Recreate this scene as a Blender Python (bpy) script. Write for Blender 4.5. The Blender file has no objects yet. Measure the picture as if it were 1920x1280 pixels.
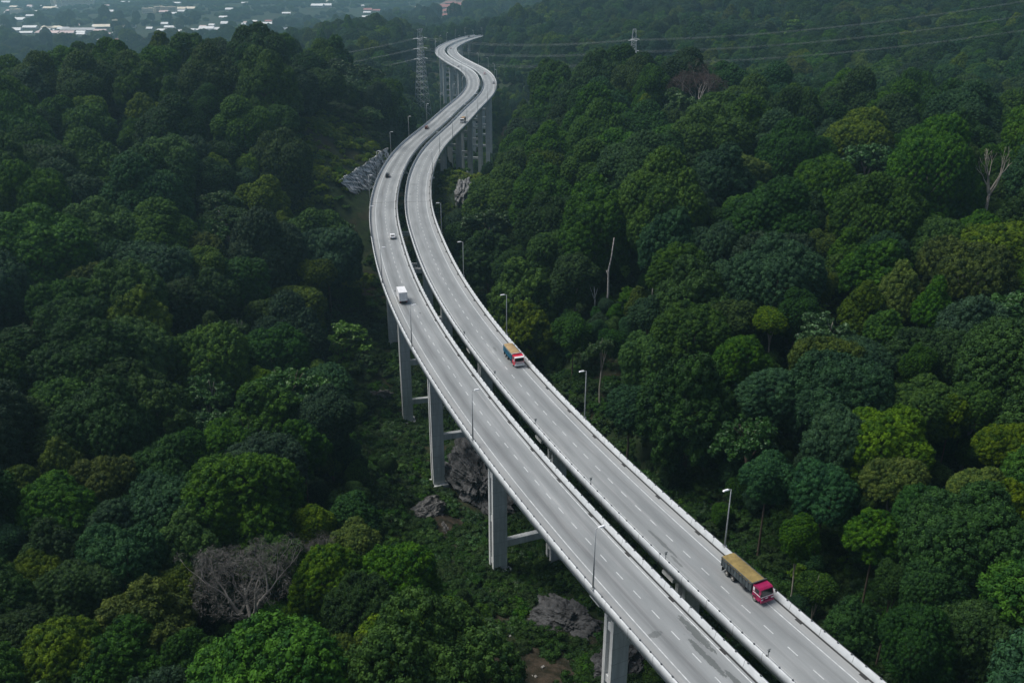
import bpy, bmesh, math, random
import numpy as np
from mathutils import Vector, Matrix
PI = math.pi
SC = bpy.context.scene
COL = SC.collection
rng = np.random.default_rng(11)
random.seed(11)

# ------------------------------------------------------------------ survey data (world metres; camera stands at 0,0,90 looking along +Y)
CTL = np.array([(-72.3, 100, -19.2), (-64.5, 112, -24.5), (-96.2, 145, -20.4), (-75, 138, -21.8), (-54.3, 150, -26), (-94.7, 219, -19.8), (-132.1, 300, -8.8), (-141.4, 260, -11.7), (-122.8, 200, -16.3), (-172.8, 300, 0.6), (-132.5, 400, 7.4), (-82.5, 450, 0.3), (-78.8, 380, -19.2), (-66.3, 290, -25), (-51, 212, -29.2), (-67.4, 195, -28.5), (-47.1, 165, -26.2), (-77, 170, -22.4), (-214, 380, 8.8), (-201.5, 420, 19.2), (-186.5, 450, 21.6), (-131.9, 480, 25.9), (-105.9, 510, 14.4), (-79.8, 530, 6.9), (-60.7, 545, -9.7), (-51.3, 560, -15.3), (-183.8, 370, 0.8), (-92.5, 370, -17), (-90.3, 280, -18), (6.6, 255, -23.9), (0, 305, -19.9), (0, 450, -12.8), (13, 560, 1.1), (1.6, 560, -14.6), (42.1, 520, 9.3), (78.9, 470, 13.7), (115.2, 450, 9.2), (135.8, 430, 6.4), (175.1, 400, 7.4), (212, 380, 6.9), (33.5, 400, -4.3), (71.2, 350, 4.2), (124, 320, 5.8), (161.6, 300, 9.8), (18.2, 330, -6.3), (41.7, 280, -3.5), (82, 270, -0.9), (106.8, 230, 2.2), (129.8, 220, 5.2), (19.6, 215, -15.1), (44.3, 200, -9.2), (66.9, 190, -5.2), (88.6, 170, -3.3), (100.6, 160, -4.9), (32.9, 165, -19.7), (50.5, 150, -11.5), (69.5, 135, -8.7), (79.6, 120, -4.8), (45.7, 130, -17.6), (56.9, 112, -14.2), (69.8, 105, -13.7), (54.1, 95, -14.7), (66.1, 90, -14.7), (22, 950, -20.1), (28.6, 1250, -13.1), (36.4, 1600, -2.6), (-12, 1400, -15), (-19.9, 1150, -31.9), (176.5, 900, -5.7), (231.7, 1200, 15.8), (277.5, 750, 2.1), (381.6, 1050, 22.1), (307.8, 560, -8.3), (429.9, 800, 19.7), (532, 1000, 32.1), (119.7, 1100, -3.6), (266.7, 950, 5.9), (384.7, 850, 12.2), (-185.3, 1250, 1.7), (-243.1, 1250, -7.7), (-110.4, 1380, -12.4), (-181.8, 1050, -18.8), (-127.9, 850, -8.7), (-91.7, 980, -44.8), (-106.6, 1150, -38.3), (-119.4, 1300, -23.3), (-145.3, 1150, -13), (-251.5, 1150, -19.3), (15, 105, -29), (0, 140, -31), (-3, 160, -33), (-21, 212, -42), (-37, 270, -47), (-50, 320, -42), (-58, 375, -24), (-62, 430, -13), (-60, 480, -14), (-60, 520, -24), (-55, 600, -50), (-30, 700, -62), (-15, 760, -62), (-40, 880, -62), (-70, 1000, -58), (-85, 1100, -48), (-72, 1230, -20), (-45, 1330, -3), (0, 1400, 6), (40, 105, -30), (32, 130, -29), (22, 160, -33), (5, 200, -40), (-8, 240, -40), (-20, 290, -38), (-30, 340, -30), (-35, 400, -17), (-37, 440, -12), (-30, 490, -14), (-35, 150, -31), (-55, 215, -38), (-75, 280, -40), (-30, 120, -29), (-80, 340, -30), (-15, 520, -34), (-8, 565, -46), (2, 620, -52), (15, 680, -55), (-86, 398, 1), (-73, 466, 3.5), (-95, 415, 6), (-88, 455, 8), (-72, 403, -9.5), (-62, 455, -7.5), (-290, 480, -4), (-258, 505, 12), (-230, 525, 16), (-160, 570, 18), (-300, 420, 4), (-110, 590, 12), (290, 470, -8), (234, 500, -8), (183, 540, -2), (120, 560, 2), (150, 620, -18), (-950, 3150, -38), (-700, 3250, -45), (-1700, 3900, -50), (60, 40, -35), (0, 20, -35), (-120, 30, -30), (150, 20, -18), (0, -80, -40), (-200, -60, -40), (250, -60, -20), (-250, 150, -12), (250, 150, 5), (330, 250, 15), (400, 350, 10), (500, 500, 30), (-350, 400, -5), (-450, 600, -40), (-250, 720, -40), (-110, 760, -38), (-90, 820, -28), (-350, 900, -60), (-600, 1000, -65), (100, 720, -45), (10, 850, -50), (230, 620, -25), (330, 520, -10), (105, 700, -36), (60, 640, -20), (-700, 1600, -72), (-1200, 2000, -72), (-200, 1800, -68), (-500, 1400, -66), (-100, 1700, -50), (-2000, 3000, -74), (-500, 3000, -74), (-150, 2300, -40), (-60, 2900, -10), (200, 2300, -20), (100, 1900, -20), (400, 1700, 60), (700, 1300, 95), (900, 900, 90), (700, 700, 70), (1200, 2000, 120), (-4000, 6000, -60), (-800, 6000, -60), (600, 5000, 10), (2500, 5000, 100), (-3000, 9000, 20), (0, 9000, 30), (4000, 9000, 120)])
CEN = np.array([(85.22, -4.81), (80.6, 4.51), (75.95, 13.82), (71.28, 23.12), (66.59, 32.4), (61.87, 41.68), (57.14, 50.94), (52.41, 60.2), (47.67, 69.47), (42.94, 78.73), (38.23, 88.01), (33.56, 97.31), (28.96, 106.64), (24.44, 116.01), (20.01, 125.42), (15.7, 134.89), (11.51, 144.41), (7.45, 153.99), (3.53, 163.63), (-0.27, 173.31), (-3.92, 183.06), (-7.45, 192.84), (-10.86, 202.67), (-14.16, 212.54), (-17.31, 222.45), (-20.3, 232.42), (-23.14, 242.42), (-25.83, 252.47), (-28.38, 262.56), (-30.76, 272.69), (-33, 282.85), (-35.11, 293.03), (-37.13, 303.24), (-39.08, 313.46), (-40.93, 323.7), (-42.64, 333.96), (-44.16, 344.25), (-45.49, 354.57), (-46.63, 364.91), (-47.61, 375.27), (-48.46, 385.63), (-49.16, 396.01), (-49.73, 406.4), (-50.14, 416.8), (-50.39, 427.2), (-50.5, 437.6), (-50.45, 448), (-50.24, 458.41), (-49.84, 468.8), (-49.26, 479.19), (-48.48, 489.56), (-47.52, 499.92), (-46.42, 510.27), (-45.22, 520.6), (-43.99, 530.93), (-42.77, 541.26), (-41.59, 551.6), (-40.47, 561.94), (-39.42, 572.29), (-38.41, 582.65), (-37.43, 593), (-36.44, 603.36), (-35.42, 613.71), (-34.36, 624.06), (-33.25, 634.41), (-32.11, 644.75), (-30.96, 655.09), (-29.84, 665.43), (-28.79, 675.78), (-27.84, 686.14), (-27.02, 696.51), (-26.36, 706.9), (-25.85, 717.29), (-25.5, 727.68), (-25.33, 738.09), (-25.3, 748.49), (-25.43, 758.89), (-25.71, 769.29), (-26.13, 779.69), (-26.7, 790.07), (-27.39, 800.45), (-28.25, 810.82), (-29.25, 821.18), (-30.41, 831.52), (-31.75, 841.83), (-33.26, 852.13), (-34.98, 862.39), (-36.89, 872.61), (-39.01, 882.8), (-41.31, 892.95), (-43.73, 903.06), (-46.21, 913.17), (-48.7, 923.27), (-51.15, 933.38), (-53.55, 943.5), (-55.9, 953.64), (-58.19, 963.79), (-60.43, 973.94), (-62.61, 984.12), (-64.73, 994.3), (-66.75, 1004.51), (-68.66, 1014.73), (-70.44, 1024.98), (-72.06, 1035.26), (-73.53, 1045.56), (-74.82, 1055.88), (-75.97, 1066.22), (-76.93, 1076.58), (-77.73, 1086.95), (-78.35, 1097.34), (-78.76, 1107.73), (-78.96, 1118.14), (-78.93, 1128.54), (-78.7, 1138.94), (-78.25, 1149.33), (-77.62, 1159.72), (-76.83, 1170.09), (-75.92, 1180.45), (-74.93, 1190.81), (-73.83, 1201.16), (-72.63, 1211.49), (-71.28, 1221.81), (-69.77, 1232.1), (-68.09, 1242.37), (-66.28, 1252.61), (-64.4, 1262.84), (-62.47, 1273.07), (-60.49, 1283.28), (-58.4, 1293.47), (-56.1, 1303.62), (-53.43, 1313.67), (-50.18, 1323.55), (-46.19, 1333.15), (-41.11, 1342.22), (-34.89, 1350.55), (-27.44, 1357.78), (-18.99, 1363.83), (-9.78, 1368.65), (-0.04, 1372.28), (9.99, 1375.01)])
HERO = [(-85.1, 138.6, -3.5, 7.5, 'G'), (-80.3, 149.7, -4, 5, 'O'), (-66.6, 143.2, -6.4, 7.7, 'T'), (-53.6, 146.6, -8.8, 10.5, 'G'), (-59.5, 133.3, -7.9, 4.9, 'G'), (-39.8, 147.1, -12.2, 3.5, 'B'), (-32.9, 152.4, -13.7, 4.7, 'D'), (-42.8, 135.3, -11.2, 3.8, 'G'), (-79.3, 117.7, -2.8, 4.4, 'O'), (-71, 114.9, -4.8, 5.2, 'D'), (-58.9, 111.2, -8.2, 7.7, 'O'), (-66.1, 100.9, -4.5, 5.1, 'O'), (-96.9, 145.3, -3, 4.6, 'O'), (-89.2, 129, -2.5, 3, 'T'), (-58, 123.1, -8.7, 3.7, 'O'), (-45.1, 120.9, -10.3, 10.3, 'X'), (-36.3, 137.3, -12.7, 4, 'X'), (-32.9, 129, -12.3, 5.5, 'B'), (-21.3, 130.2, -12.6, 6.5, 'G'), (-30.4, 142.8, -13.6, 4.2, 'O'), (-14.8, 111.6, -11.2, 8.6, 'B'), (-24.9, 105.8, -10.9, 4.6, 'O'), (-73.6, 135.7, -4.9, 4.4, 'T'), (-52.5, 162.7, -8.4, 6.8, 'T'), (-58.7, 159.8, -7.5, 3.4, 'O'), (-59.6, 101.5, -6.8, 6, 'D'), (-74.5, 104.5, -2.2, 4.4, 'D'), (-48.9, 103.9, -9.1, 4.5, 'D'), (-29.8, 105.8, -10.9, 3.7, 'O'), (-134.9, 276.8, 7.2, 11.3, 'G'), (-119.7, 282.6, 6.7, 11.5, 'G'), (-126.9, 261.6, 4.8, 6.6, 'T'), (-110.5, 258.5, 3.6, 9.9, 'T'), (-98.5, 270.3, 2, 5.3, 'B'), (-87.8, 299, -6, 13.3, 'T'), (-109.5, 235.8, 1.4, 9.9, 'G'), (-98.6, 245.8, -1.2, 7.5, 'D'), (-116.7, 217.6, 1.1, 7.1, 'D'), (-97.8, 207.5, -1.8, 8.9, 'G'), (-103.7, 196.1, -1, 9.8, 'D'), (-86.7, 235.8, -8, 6, 'P'), (-84, 248.7, -10.4, 4.5, 'L'), (-80.8, 264, -14.1, 6.9, 'G'), (-74, 283.5, -17.9, 8.3, 'O'), (-71.3, 260.1, -21.3, 11.1, 'T'), (-69.7, 218.9, -16.5, 4.1, 'B'), (-54.9, 264, -23.9, 9.1, 'V'), (-77.5, 199.7, -8.6, 7.5, 'L'), (-71.2, 181, -7.4, 7.4, 'L'), (-61.6, 178.9, -8.6, 3.7, 'L'), (-55.4, 226.9, -21.5, 8, 'T'), (-44.5, 188.7, -10.5, 5.5, 'T'), (-47.2, 173.1, -9.3, 5.4, 'G'), (-123.9, 198.5, 1.2, 5.9, 'D'), (-105.8, 169.6, -1.7, 6.4, 'D'), (-94.9, 170.6, -2.7, 5, 'G'), (-97.6, 162.7, -2.6, 5.1, 'D'), (-87, 165.6, -3.7, 8.6, 'D'), (-81, 178.4, -5, 7.3, 'G'), (-70.6, 166.6, -6.2, 3.7, 'D'), (-133.3, 233, 3.4, 4.8, 'L'), (-127.1, 214.4, 2.1, 4.2, 'L'), (-107.2, 322.1, 3, 9, 'U'), (-101.6, 353.1, 0.8, 9.6, 'O'), (-123.3, 365.9, 12.6, 4.7, 'B'), (-112.9, 375.8, 11.9, 4.3, 'B'), (-185.7, 450.5, 39.1, 11.2, 'G'), (-189.4, 404.8, 31.1, 5.5, 'B'), (-158.8, 422, 33.2, 7, 'P'), (-199.2, 394.1, 27.8, 8.4, 'G'), (-166.3, 406, 29, 8, 'O'), (-134.1, 369.2, 15.9, 7.2, 'T'), (-112.6, 471, 36.8, 6.3, 'B'), (88.5, 395.3, 24.8, 13.2, 'G'), (92.5, 451.8, 29.2, 14.7, 'R'), (138.1, 488.1, 25.1, 8.6, 'O'), (147.4, 475.2, 24.1, 8.4, 'D'), (130.8, 414.5, 24.1, 11.4, 'G'), (154.1, 432.1, 23.3, 8, 'D'), (132.3, 342.8, 24.3, 13.4, 'O'), (83.8, 322.1, 20.5, 9.4, 'B'), (65.5, 315.4, 19, 6.9, 'D'), (59.4, 281.8, 16.4, 7.5, 'T'), (74, 273.5, 16.4, 7, 'G'), (85.4, 281.8, 17.4, 5.4, 'D'), (96.2, 301.7, 19.9, 7.4, 'L'), (111.2, 311.7, 21.8, 8.6, 'G'), (102.4, 276, 19.3, 9.6, 'G'), (90.5, 264, 17.3, 6.6, 'D'), (101.2, 257.8, 19, 5.8, 'O'), (117.4, 263.2, 21.7, 6.8, 'L'), (176.5, 326.9, 27.4, 11.8, 'U'), (161, 347.9, 26.5, 5.9, 'L'), (203.6, 410.8, 22.3, 7.6, 'O'), (287.1, 552.9, 6.9, 13.8, 'D'), (46.2, 230.3, 13, 6.3, 'G'), (57, 222.9, 13.3, 5.8, 'T'), (59.4, 242.9, 14.6, 7.1, 'T'), (72.4, 230.3, 15, 9.7, 'T'), (87.4, 241.5, 16.6, 4.1, 'O'), (92.8, 233.7, 17.5, 5.8, 'P'), (101.1, 227.5, 18.5, 4.9, 'T'), (114.7, 230.9, 20.9, 7.6, 'G'), (125, 217.6, 21.6, 9.1, 'O'), (113.2, 208.8, 19.4, 8.8, 'O'), (79.7, 213.8, 15.1, 3.3, 'O'), (94.2, 216.3, 17.1, 7.7, 'G'), (93.6, 200.9, 16.3, 6.2, 'P'), (98.7, 192.7, 16.4, 5.4, 'P'), (53.6, 200.9, 10.8, 4.7, 'G'), (62.7, 197.3, 11.9, 3.7, 'B'), (69, 198.5, 12.8, 4.3, 'D'), (84.5, 184.3, 14.4, 4.1, 'G'), (43.9, 196.7, 7.8, 7.2, 'G'), (51.5, 181.6, 8.8, 5.2, 'G'), (67, 170.6, 11.4, 6.4, 'O'), (74.6, 171.1, 12.7, 5.2, 'T'), (84.7, 166.6, 13.5, 3, 'G'), (102.3, 180.5, 15.4, 6.6, 'T'), (101.1, 171.1, 14, 4.7, 'T'), (55.1, 165.1, 8.8, 6.2, 'T'), (66, 158.4, 10.6, 8, 'T'), (73.4, 160.3, 11.8, 2.5, 'B'), (79.2, 150.6, 11.9, 5.2, 'G'), (83.2, 147.9, 12.3, 3, 'B'), (89.1, 150.6, 12.8, 4.2, 'G'), (68.6, 141.5, 9.2, 7.4, 'W'), (61.2, 144.5, 8.3, 5.6, 'T'), (86.2, 134.5, 13.2, 3.8, 'O'), (70.6, 112.2, 6.6, 8.4, 'D'), (59.7, 120.5, 4.7, 3.8, 'G'), (49.1, 125.6, 0.5, 2.8, 'G'), (55.7, 133.3, 5, 5.3, 'T'), (47.7, 141.1, 3, 4.6, 'T'), (66.4, 131.4, 7.9, 4.3, 'B'), (75.8, 121.6, 10.4, 4, 'O'), (79.6, 118.4, 11.5, 3.5, 'O'), (62.9, 106.4, 4.2, 3.7, 'D'), (58.7, 110.3, 3.6, 2.5, 'D'), (65.8, 98.2, 3.4, 5, 'D'), (49.2, 115.3, -1.9, 2.8, 'G'), (56.6, 96.5, 3, 4.1, 'D'), (51, 104.2, -0.9, 3.6, 'D'), (17.2, 480.9, 12.4, 8.9, 'D'), (42.9, 422, 17.4, 15.4, 'G'), (63.5, 430.8, 24.5, 7.9, 'P'), (56.8, 413.3, 21.4, 7.9, 'D'), (48.8, 507.3, 27.5, 13.7, 'D'), (28.3, 357.3, 13.5, 7.8, 'D'), (43.4, 348.9, 17.4, 11.9, 'G'), (65.5, 369.2, 21.5, 10.2, 'G'), (15.4, 384.9, 8.6, 7.3, 'O'), (2.2, 409.6, 5.3, 8.9, 'G'), (12.2, 329.8, 8, 11.4, 'G'), (27.4, 300.8, 11.4, 8.6, 'G'), (40, 287.7, 14.1, 6.4, 'G'), (7.8, 428.3, 6.7, 7, 'P'), (32.4, 195, 2.4, 5.3, 'G'), (14.3, 282.6, 3, 7.1, 'G'), (4.9, 312.6, 1.9, 6.8, 'L'), (34.9, 210.6, 8.1, 4.4, 'T'), (23.1, 206.3, 1, 4.5, 'L'), (27.5, 183.7, -4.2, 5, 'T'), (16.7, 221.5, -0.8, 4.4, 'D'), (0, 284.3, -6.9, 5.1, 'L')]
BLD = [(-1711, 3235, 37, 14.7, 'y'), (-1556, 2855, 26, 9.8, 'r'), (-1497, 2823, 40, 11.3, 'w'), (-1407, 2572, 18, 8.8, 'w'), (-1318, 2452, 34, 11.2, 'w'), (-1330, 2566, 32, 8.8, 'w'), (-1275, 2578, 50, 7.4, 'y'), (-1186, 2370, 54, 8.2, 'p'), (-1250, 2387, 27, 6.8, 'w'), (-1128, 2354, 30, 9.5, 'p'), (-1146, 2452, 77, 8.4, 'g'), (-1044, 2354, 30, 12.2, 'p'), (-1089, 2514, 72, 10.1, 'y'), (-1093, 2572, 13, 14.7, 'y'), (-987, 2328, 29, 6.7, 'w'), (-1011, 2199, 28, 6.3, 'w'), (-1003, 2135, 22, 7.4, 'w'), (-975, 2184, 23, 6.3, 'w'), (-1060, 2578, 12, 4.4, 'w'), (-1774, 3640, 14, 37.2, 'y'), (-1739, 3615, 16, 36.9, 'y'), (-1728, 3749, 102, 19.1, 'p'), (-1737, 3526, 44, 10, 'y'), (-2002, 3774, 30, 8.6, 'y'), (-1961, 3852, 26, 6.6, 'w'), (-1693, 3331, 23, 7.6, 'w'), (-1150, 2967, 34, 13.5, 'y'), (-1126, 2994, 27, 15.3, 'y'), (-1087, 2967, 41, 15.2, 'y'), (-1081, 3070, 24, 10.5, 'y'), (-1066, 3112, 28, 10.6, 'y'), (-867, 2184, 38, 8.8, 'r'), (-806, 2088, 31, 10.8, 'r'), (-850, 2255, 29, 10.4, 'r'), (-913, 2436, 31, 7, 'w'), (-856, 2397, 25, 8.2, 'w'), (-850, 2452, 22, 7, 'w'), (-787, 2260, 21, 9.1, 'g'), (-780, 2296, 24, 10.6, 'p'), (-759, 2397, 19, 11, 'p'), (-819, 2492, 34, 10, 'w'), (-838, 2480, 11, 5.7, 'w'), (-943, 2649, 30, 4.5, 'w'), (-937, 2555, 23, 4.4, 'w'), (-822, 2685, 28, 10.7, 'w'), (-801, 2619, 27, 6, 'w'), (-845, 2625, 15, 7.5, 'w'), (-766, 2722, 31, 9.3, 'p'), (-722, 2747, 28, 7.8, 'w'), (-658, 2514, 26, 8.6, 'r'), (-616, 2414, 25, 9.7, 'r'), (-740, 3070, 24, 7, 'w'), (-672, 2842, 10, 6.5, 'w'), (-695, 3354, 38, 11.4, 'w'), (-675, 3400, 35, 11.6, 'w'), (-509, 3309, 26, 11.3, 'r'), (-499, 3227, 22, 7.3, 'w'), (-476, 3301, 23, 7.5, 'r'), (-561, 3534, 10, 8, 'w'), (-542, 2722, 8, 15.6, 'w'), (-794, 3896, 18, 4.4, 'w'), (-696, 3905, 18, 4.4, 'w'), (-764, 3949, 27, 6.7, 'y'), (-482, 3098, 25, 7.1, 'w'), (-330, 3309, 19, 7.5, 'p'), (-763, 2772, 13, 7.9, 'w'), (-768, 2673, 12, 9.2, 'w'), (-2290, 4257, 34, 12.1, 'w'), (-1916, 4286, 53, 7.3, 'w'), (-1636, 3985, 41, 6.8, 'w'), (-1310, 3309, 19, 5.6, 'w'), (-1231, 3749, 42, 6.4, 'w'), (-1196, 3914, 53, 6.6, 'y'), (-1281, 3590, 33, 6.1, 'w'), (-1001, 3534, 28, 6, 'w')]
TOWN = [(-255, 2916, 20), (-221, 2775, 22), (-187, 2647, 21), (-161, 2572, 18), (-255, 3033, 24), (-218, 2906, 23), (-182, 2759, 24), (-152, 2669, 18), (-250, 3143, 25), (-212, 3015, 24), (-177, 2883, 25), (-145, 2775, 19), (-238, 3224, 22), (-203, 3136, 25), (-166, 2988, 24), (-139, 2930, 17), (-218, 3341, 26), (-180, 3209, 25), (-150, 3154, 21), (-191, 3443, 23), (-158, 3360, 23), (-167, 2490, 20), (-156, 2400, 14)]
FARROAD = [(107, 2867), (113, 2730), (120, 2640), (142, 2793), (153, 2707)]
PALE = (149.5, 271.9)
SKY_STRENGTH, SUN_STRENGTH, EXPOSURE = .063, 2.3, .58
HAZE, HAZE_COL = .00012, (.50, .84, 1.0)


# ------------------------------------------------------------------ object helpers
def tag(o, label=None, cat=None, group=None, kind=None):
    if label: o['label'] = label
    if cat: o['category'] = cat
    if group: o['group'] = group
    if kind: o['kind'] = kind
    return o
def empty(name, loc=(0, 0, 0), rz=0.0, parent=None):
    o = bpy.data.objects.new(name, None); COL.objects.link(o)
    o.location = loc; o.rotation_euler = (0, 0, rz); o.empty_display_size = .5
    if parent: o.parent = parent
    return o
def link(name, me, parent=None):
    o = bpy.data.objects.new(name, me); COL.objects.link(o)
    if parent: o.parent = parent
    return o
def copy_tree(o, parent=None):
    c = o.copy(); COL.objects.link(c)
    if parent: c.parent = parent
    for ch in list(o.children): copy_tree(ch, c)
    return c

class MB:
    """collects boxes, bars, tubes and prisms into ONE mesh"""
    def __init__(s): s.v = []; s.f = []
    def add(s, v, f):
        n = len(s.v); s.v += [tuple(p) for p in v]; s.f += [tuple(i + n for i in q) for q in f]; return s
    def box(s, c, d, R=None, taper=1.0, bev=0.0):
        c = Vector(c); hx, hy, hz = d[0] / 2, d[1] / 2, d[2] / 2
        if bev <= 0:
            v = [Vector((sx * hx * (taper if sz > 0 else 1), sy * hy * (taper if sz > 0 else 1), sz * hz)) for sz in (-1, 1) for sy in (-1, 1) for sx in (-1, 1)]
            f = [(0, 2, 3, 1), (4, 5, 7, 6), (0, 1, 5, 4), (2, 6, 7, 3), (0, 4, 6, 2), (1, 3, 7, 5)]
        else:
            b = bmesh.new(); bmesh.ops.create_cube(b, size=1)
            for q in b.verts:
                k = taper if q.co.z > 0 else 1
                q.co = Vector((q.co.x * d[0] * k, q.co.y * d[1] * k, q.co.z * d[2]))
            bmesh.ops.bevel(b, geom=list(b.edges), offset=bev, segments=2, affect='EDGES', profile=.6)
            b.verts.index_update()
            v = [q.co.copy() for q in b.verts]; f = [tuple(q.index for q in p.verts) for p in b.faces]; b.free()
        if R is not None: v = [R @ p for p in v]
        return s.add([p + c for p in v], f)
    def tube(s, pts, rad, n=8, cap=True):
        pts = [Vector(p) for p in pts]
        if not hasattr(rad, '__len__'): rad = [rad] * len(pts)
        v = []; f = []
        t0 = (pts[1] - pts[0]).normalized(); up = Vector((0, 0, 1)) if abs(t0.z) < .9 else Vector((1, 0, 0))
        a = t0.cross(up).normalized()
        for i, p in enumerate(pts):
            t = (pts[min(i + 1, len(pts) - 1)] - pts[max(i - 1, 0)]).normalized()
            a = (a - t * a.dot(t)).normalized(); b = t.cross(a)
            for k in range(n):
                q = 2 * PI * k / n; v.append(p + (a * math.cos(q) + b * math.sin(q)) * rad[i])
        for i in range(len(pts) - 1):
            for k in range(n):
                f.append((i * n + k, i * n + (k + 1) % n, (i + 1) * n + (k + 1) % n, (i + 1) * n + k))
        if cap:
            f.append(tuple(range(n - 1, -1, -1))); m = (len(pts) - 1) * n; f.append(tuple(range(m, m + n)))
        return s.add(v, f)
    def prism(s, poly, y0, y1, axis='y'):
        """extrude a polygon given in (x,z) along y"""
        n = len(poly); v = [(x, y0, z) for x, z in poly] + [(x, y1, z) for x, z in poly]
        f = [tuple(range(n)), tuple(range(2 * n - 1, n - 1, -1))] + [(i, i + n, (i + 1) % n + n, (i + 1) % n) for i in range(n)]
        return s.add(v, f)
    def lathe(s, prof, c, ax=(0, 1, 0), n=20):
        ax = Vector(ax).normalized(); up = Vector((0, 0, 1)) if abs(ax.z) < .9 else Vector((1, 0, 0)); a = ax.cross(up).normalized(); b = ax.cross(a)
        c = Vector(c); v = []; f = []
        for r, h in prof:
            for k in range(n):
                q = 2 * PI * k / n; v.append(c + ax * h + (a * math.cos(q) + b * math.sin(q)) * r)
        for i in range(len(prof) - 1):
            for k in range(n):
                f.append((i * n + k, i * n + (k + 1) % n, (i + 1) * n + (k + 1) % n, (i + 1) * n + k))
        f.append(tuple(range(n - 1, -1, -1))); m = (len(prof) - 1) * n; f.append(tuple(range(m, m + n)))
        return s.add(v, f)
    def mesh(s, name, mat, smooth=False):
        me = bpy.data.meshes.new(name); me.from_pydata([tuple(p) for p in s.v], [], s.f)
        b = bmesh.new(); b.from_mesh(me); bmesh.ops.recalc_face_normals(b, faces=b.faces); b.to_mesh(me); b.free()
        if mat: me.materials.append(mat)
        if smooth: me.polygons.foreach_set('use_smooth', [True] * len(me.polygons))
        me.update(); return me
    def build(s, name, mat, parent=None, smooth=False): return link(name, s.mesh(name, mat, smooth), parent)

def np_mesh(name, V, Q, mat=None, attr=None, smooth=False):
    """fast quad mesh from numpy arrays; attr: dict name -> per-vertex float"""
    me = bpy.data.meshes.new(name); V = np.asarray(V, np.float32); Q = np.asarray(Q, np.int32); k = Q.shape[1]
    me.vertices.add(len(V)); me.vertices.foreach_set('co', V.ravel())
    me.loops.add(Q.size); me.loops.foreach_set('vertex_index', Q.ravel())
    me.polygons.add(len(Q)); me.polygons.foreach_set('loop_start', np.arange(0, Q.size, k, dtype=np.int32))
    me.polygons.foreach_set('loop_total', np.full(len(Q), k, np.int32))
    if smooth: me.polygons.foreach_set('use_smooth', np.ones(len(Q), bool))
    me.update(calc_edges=True); me.validate()
    for n, a in (attr or {}).items():
        at = me.attributes.new(n, 'FLOAT', 'POINT'); at.data.foreach_set('value', np.asarray(a, np.float32))
    if mat: me.materials.append(mat)
    return me

# ------------------------------------------------------------------ material helpers
def new_mat(name):
    m = bpy.data.materials.new(name); m.use_nodes = True; nt = m.node_tree
    b = nt.nodes['Principled BSDF']
    return m, nt, b
class NT:
    def __init__(s, nt): s.nt = nt
    def n(s, t, **kw):
        x = s.nt.nodes.new(t)
        for k, v in kw.items():
            if k == 'i':
                for kk, vv in v.items(): x.inputs[kk].default_value = vv
            else: setattr(x, k, v)
        return x
    def l(s, a, b): s.nt.links.new(a, b)
    def math(s, op, a, b=None, clamp=False):
        x = s.n('ShaderNodeMath', operation=op, use_clamp=clamp)
        for i, q in enumerate((a, b)):
            if q is None: continue
            if isinstance(q, (int, float)): x.inputs[i].default_value = q
            else: s.l(q, x.inputs[i])
        return x.outputs[0]
    def mix(s, fac, a, b, mode='MIX'):
        x = s.n('ShaderNodeMix', data_type='RGBA', blend_type=mode)
        for i, q in ((0, fac), (6, a), (7, b)):
            if isinstance(q, (int, float)): x.inputs[i].default_value = q
            elif isinstance(q, tuple): x.inputs[i].default_value = (q + (1,))[:4]
            else: s.l(q, x.inputs[i])
        return x.outputs[2]
    def noise(s, vec, scale, detail=4, rough=.55):
        x = s.n('ShaderNodeTexNoise', i={'Scale': scale, 'Detail': detail, 'Roughness': rough})
        if vec is not None: s.l(vec, x.inputs['Vector'])
        return x.outputs['Fac']
    def ramp(s, fac, a, b):
        x = s.n('ShaderNodeMapRange', clamp=True, i={'From Min': a, 'From Max': b}); s.l(fac, x.inputs['Value']); return x.outputs[0]

def simple(name, col, rough=.6, metal=0., var=.12, scale=3., spec=.4):
    m, nt, b = new_mat(name); N = NT(nt)
    tc = N.n('ShaderNodeTexCoord').outputs['Object']
    f = N.noise(tc, scale, 5)
    d = tuple(max(0, c * (1 - 2 * var)) for c in col); e = tuple(min(1, c * (1 + 1.2 * var)) for c in col)
    N.l(N.mix(N.ramp(f, .3, .7), d, e), b.inputs['Base Color'])
    b.inputs['Roughness'].default_value = rough; b.inputs['Metallic'].default_value = metal; b.inputs['Specular IOR Level'].default_value = spec
    return m

# ------------------------------------------------------------------ the lie of the land
_P = np.stack([CTL[:, 0] / (CTL[:, 1] + 200.) * 1.6, np.log(CTL[:, 1] + 200.)], -1)
_phi = lambda d: d * d * np.log(d + 1e-9)
_n = len(_P)
_Q = np.c_[np.ones(_n), _P]
_W = np.linalg.solve(np.block([[_phi(np.linalg.norm(_P[:, None] - _P[None], axis=2)) + np.eye(_n) * .0006, _Q], [_Q.T, np.zeros((3, 3))]]), np.r_[CTL[:, 2], 0, 0, 0])
def ground(X, Y):
    X = np.atleast_1d(np.asarray(X, float)); Y = np.atleast_1d(np.asarray(Y, float)); sh = X.shape
    q = np.stack([X.ravel() / (Y.ravel() + 200.) * 1.6, np.log(Y.ravel() + 200.)], -1)
    out = np.empty(len(q))
    for i in range(0, len(q), 20000):
        p = q[i:i + 20000]
        out[i:i + 20000] = _phi(np.linalg.norm(p[:, None] - _P[None], axis=2)) @ _W[:_n] + np.c_[np.ones(len(p)), p] @ _W[_n:]
    return np.minimum(out, 170).reshape(sh)
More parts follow.
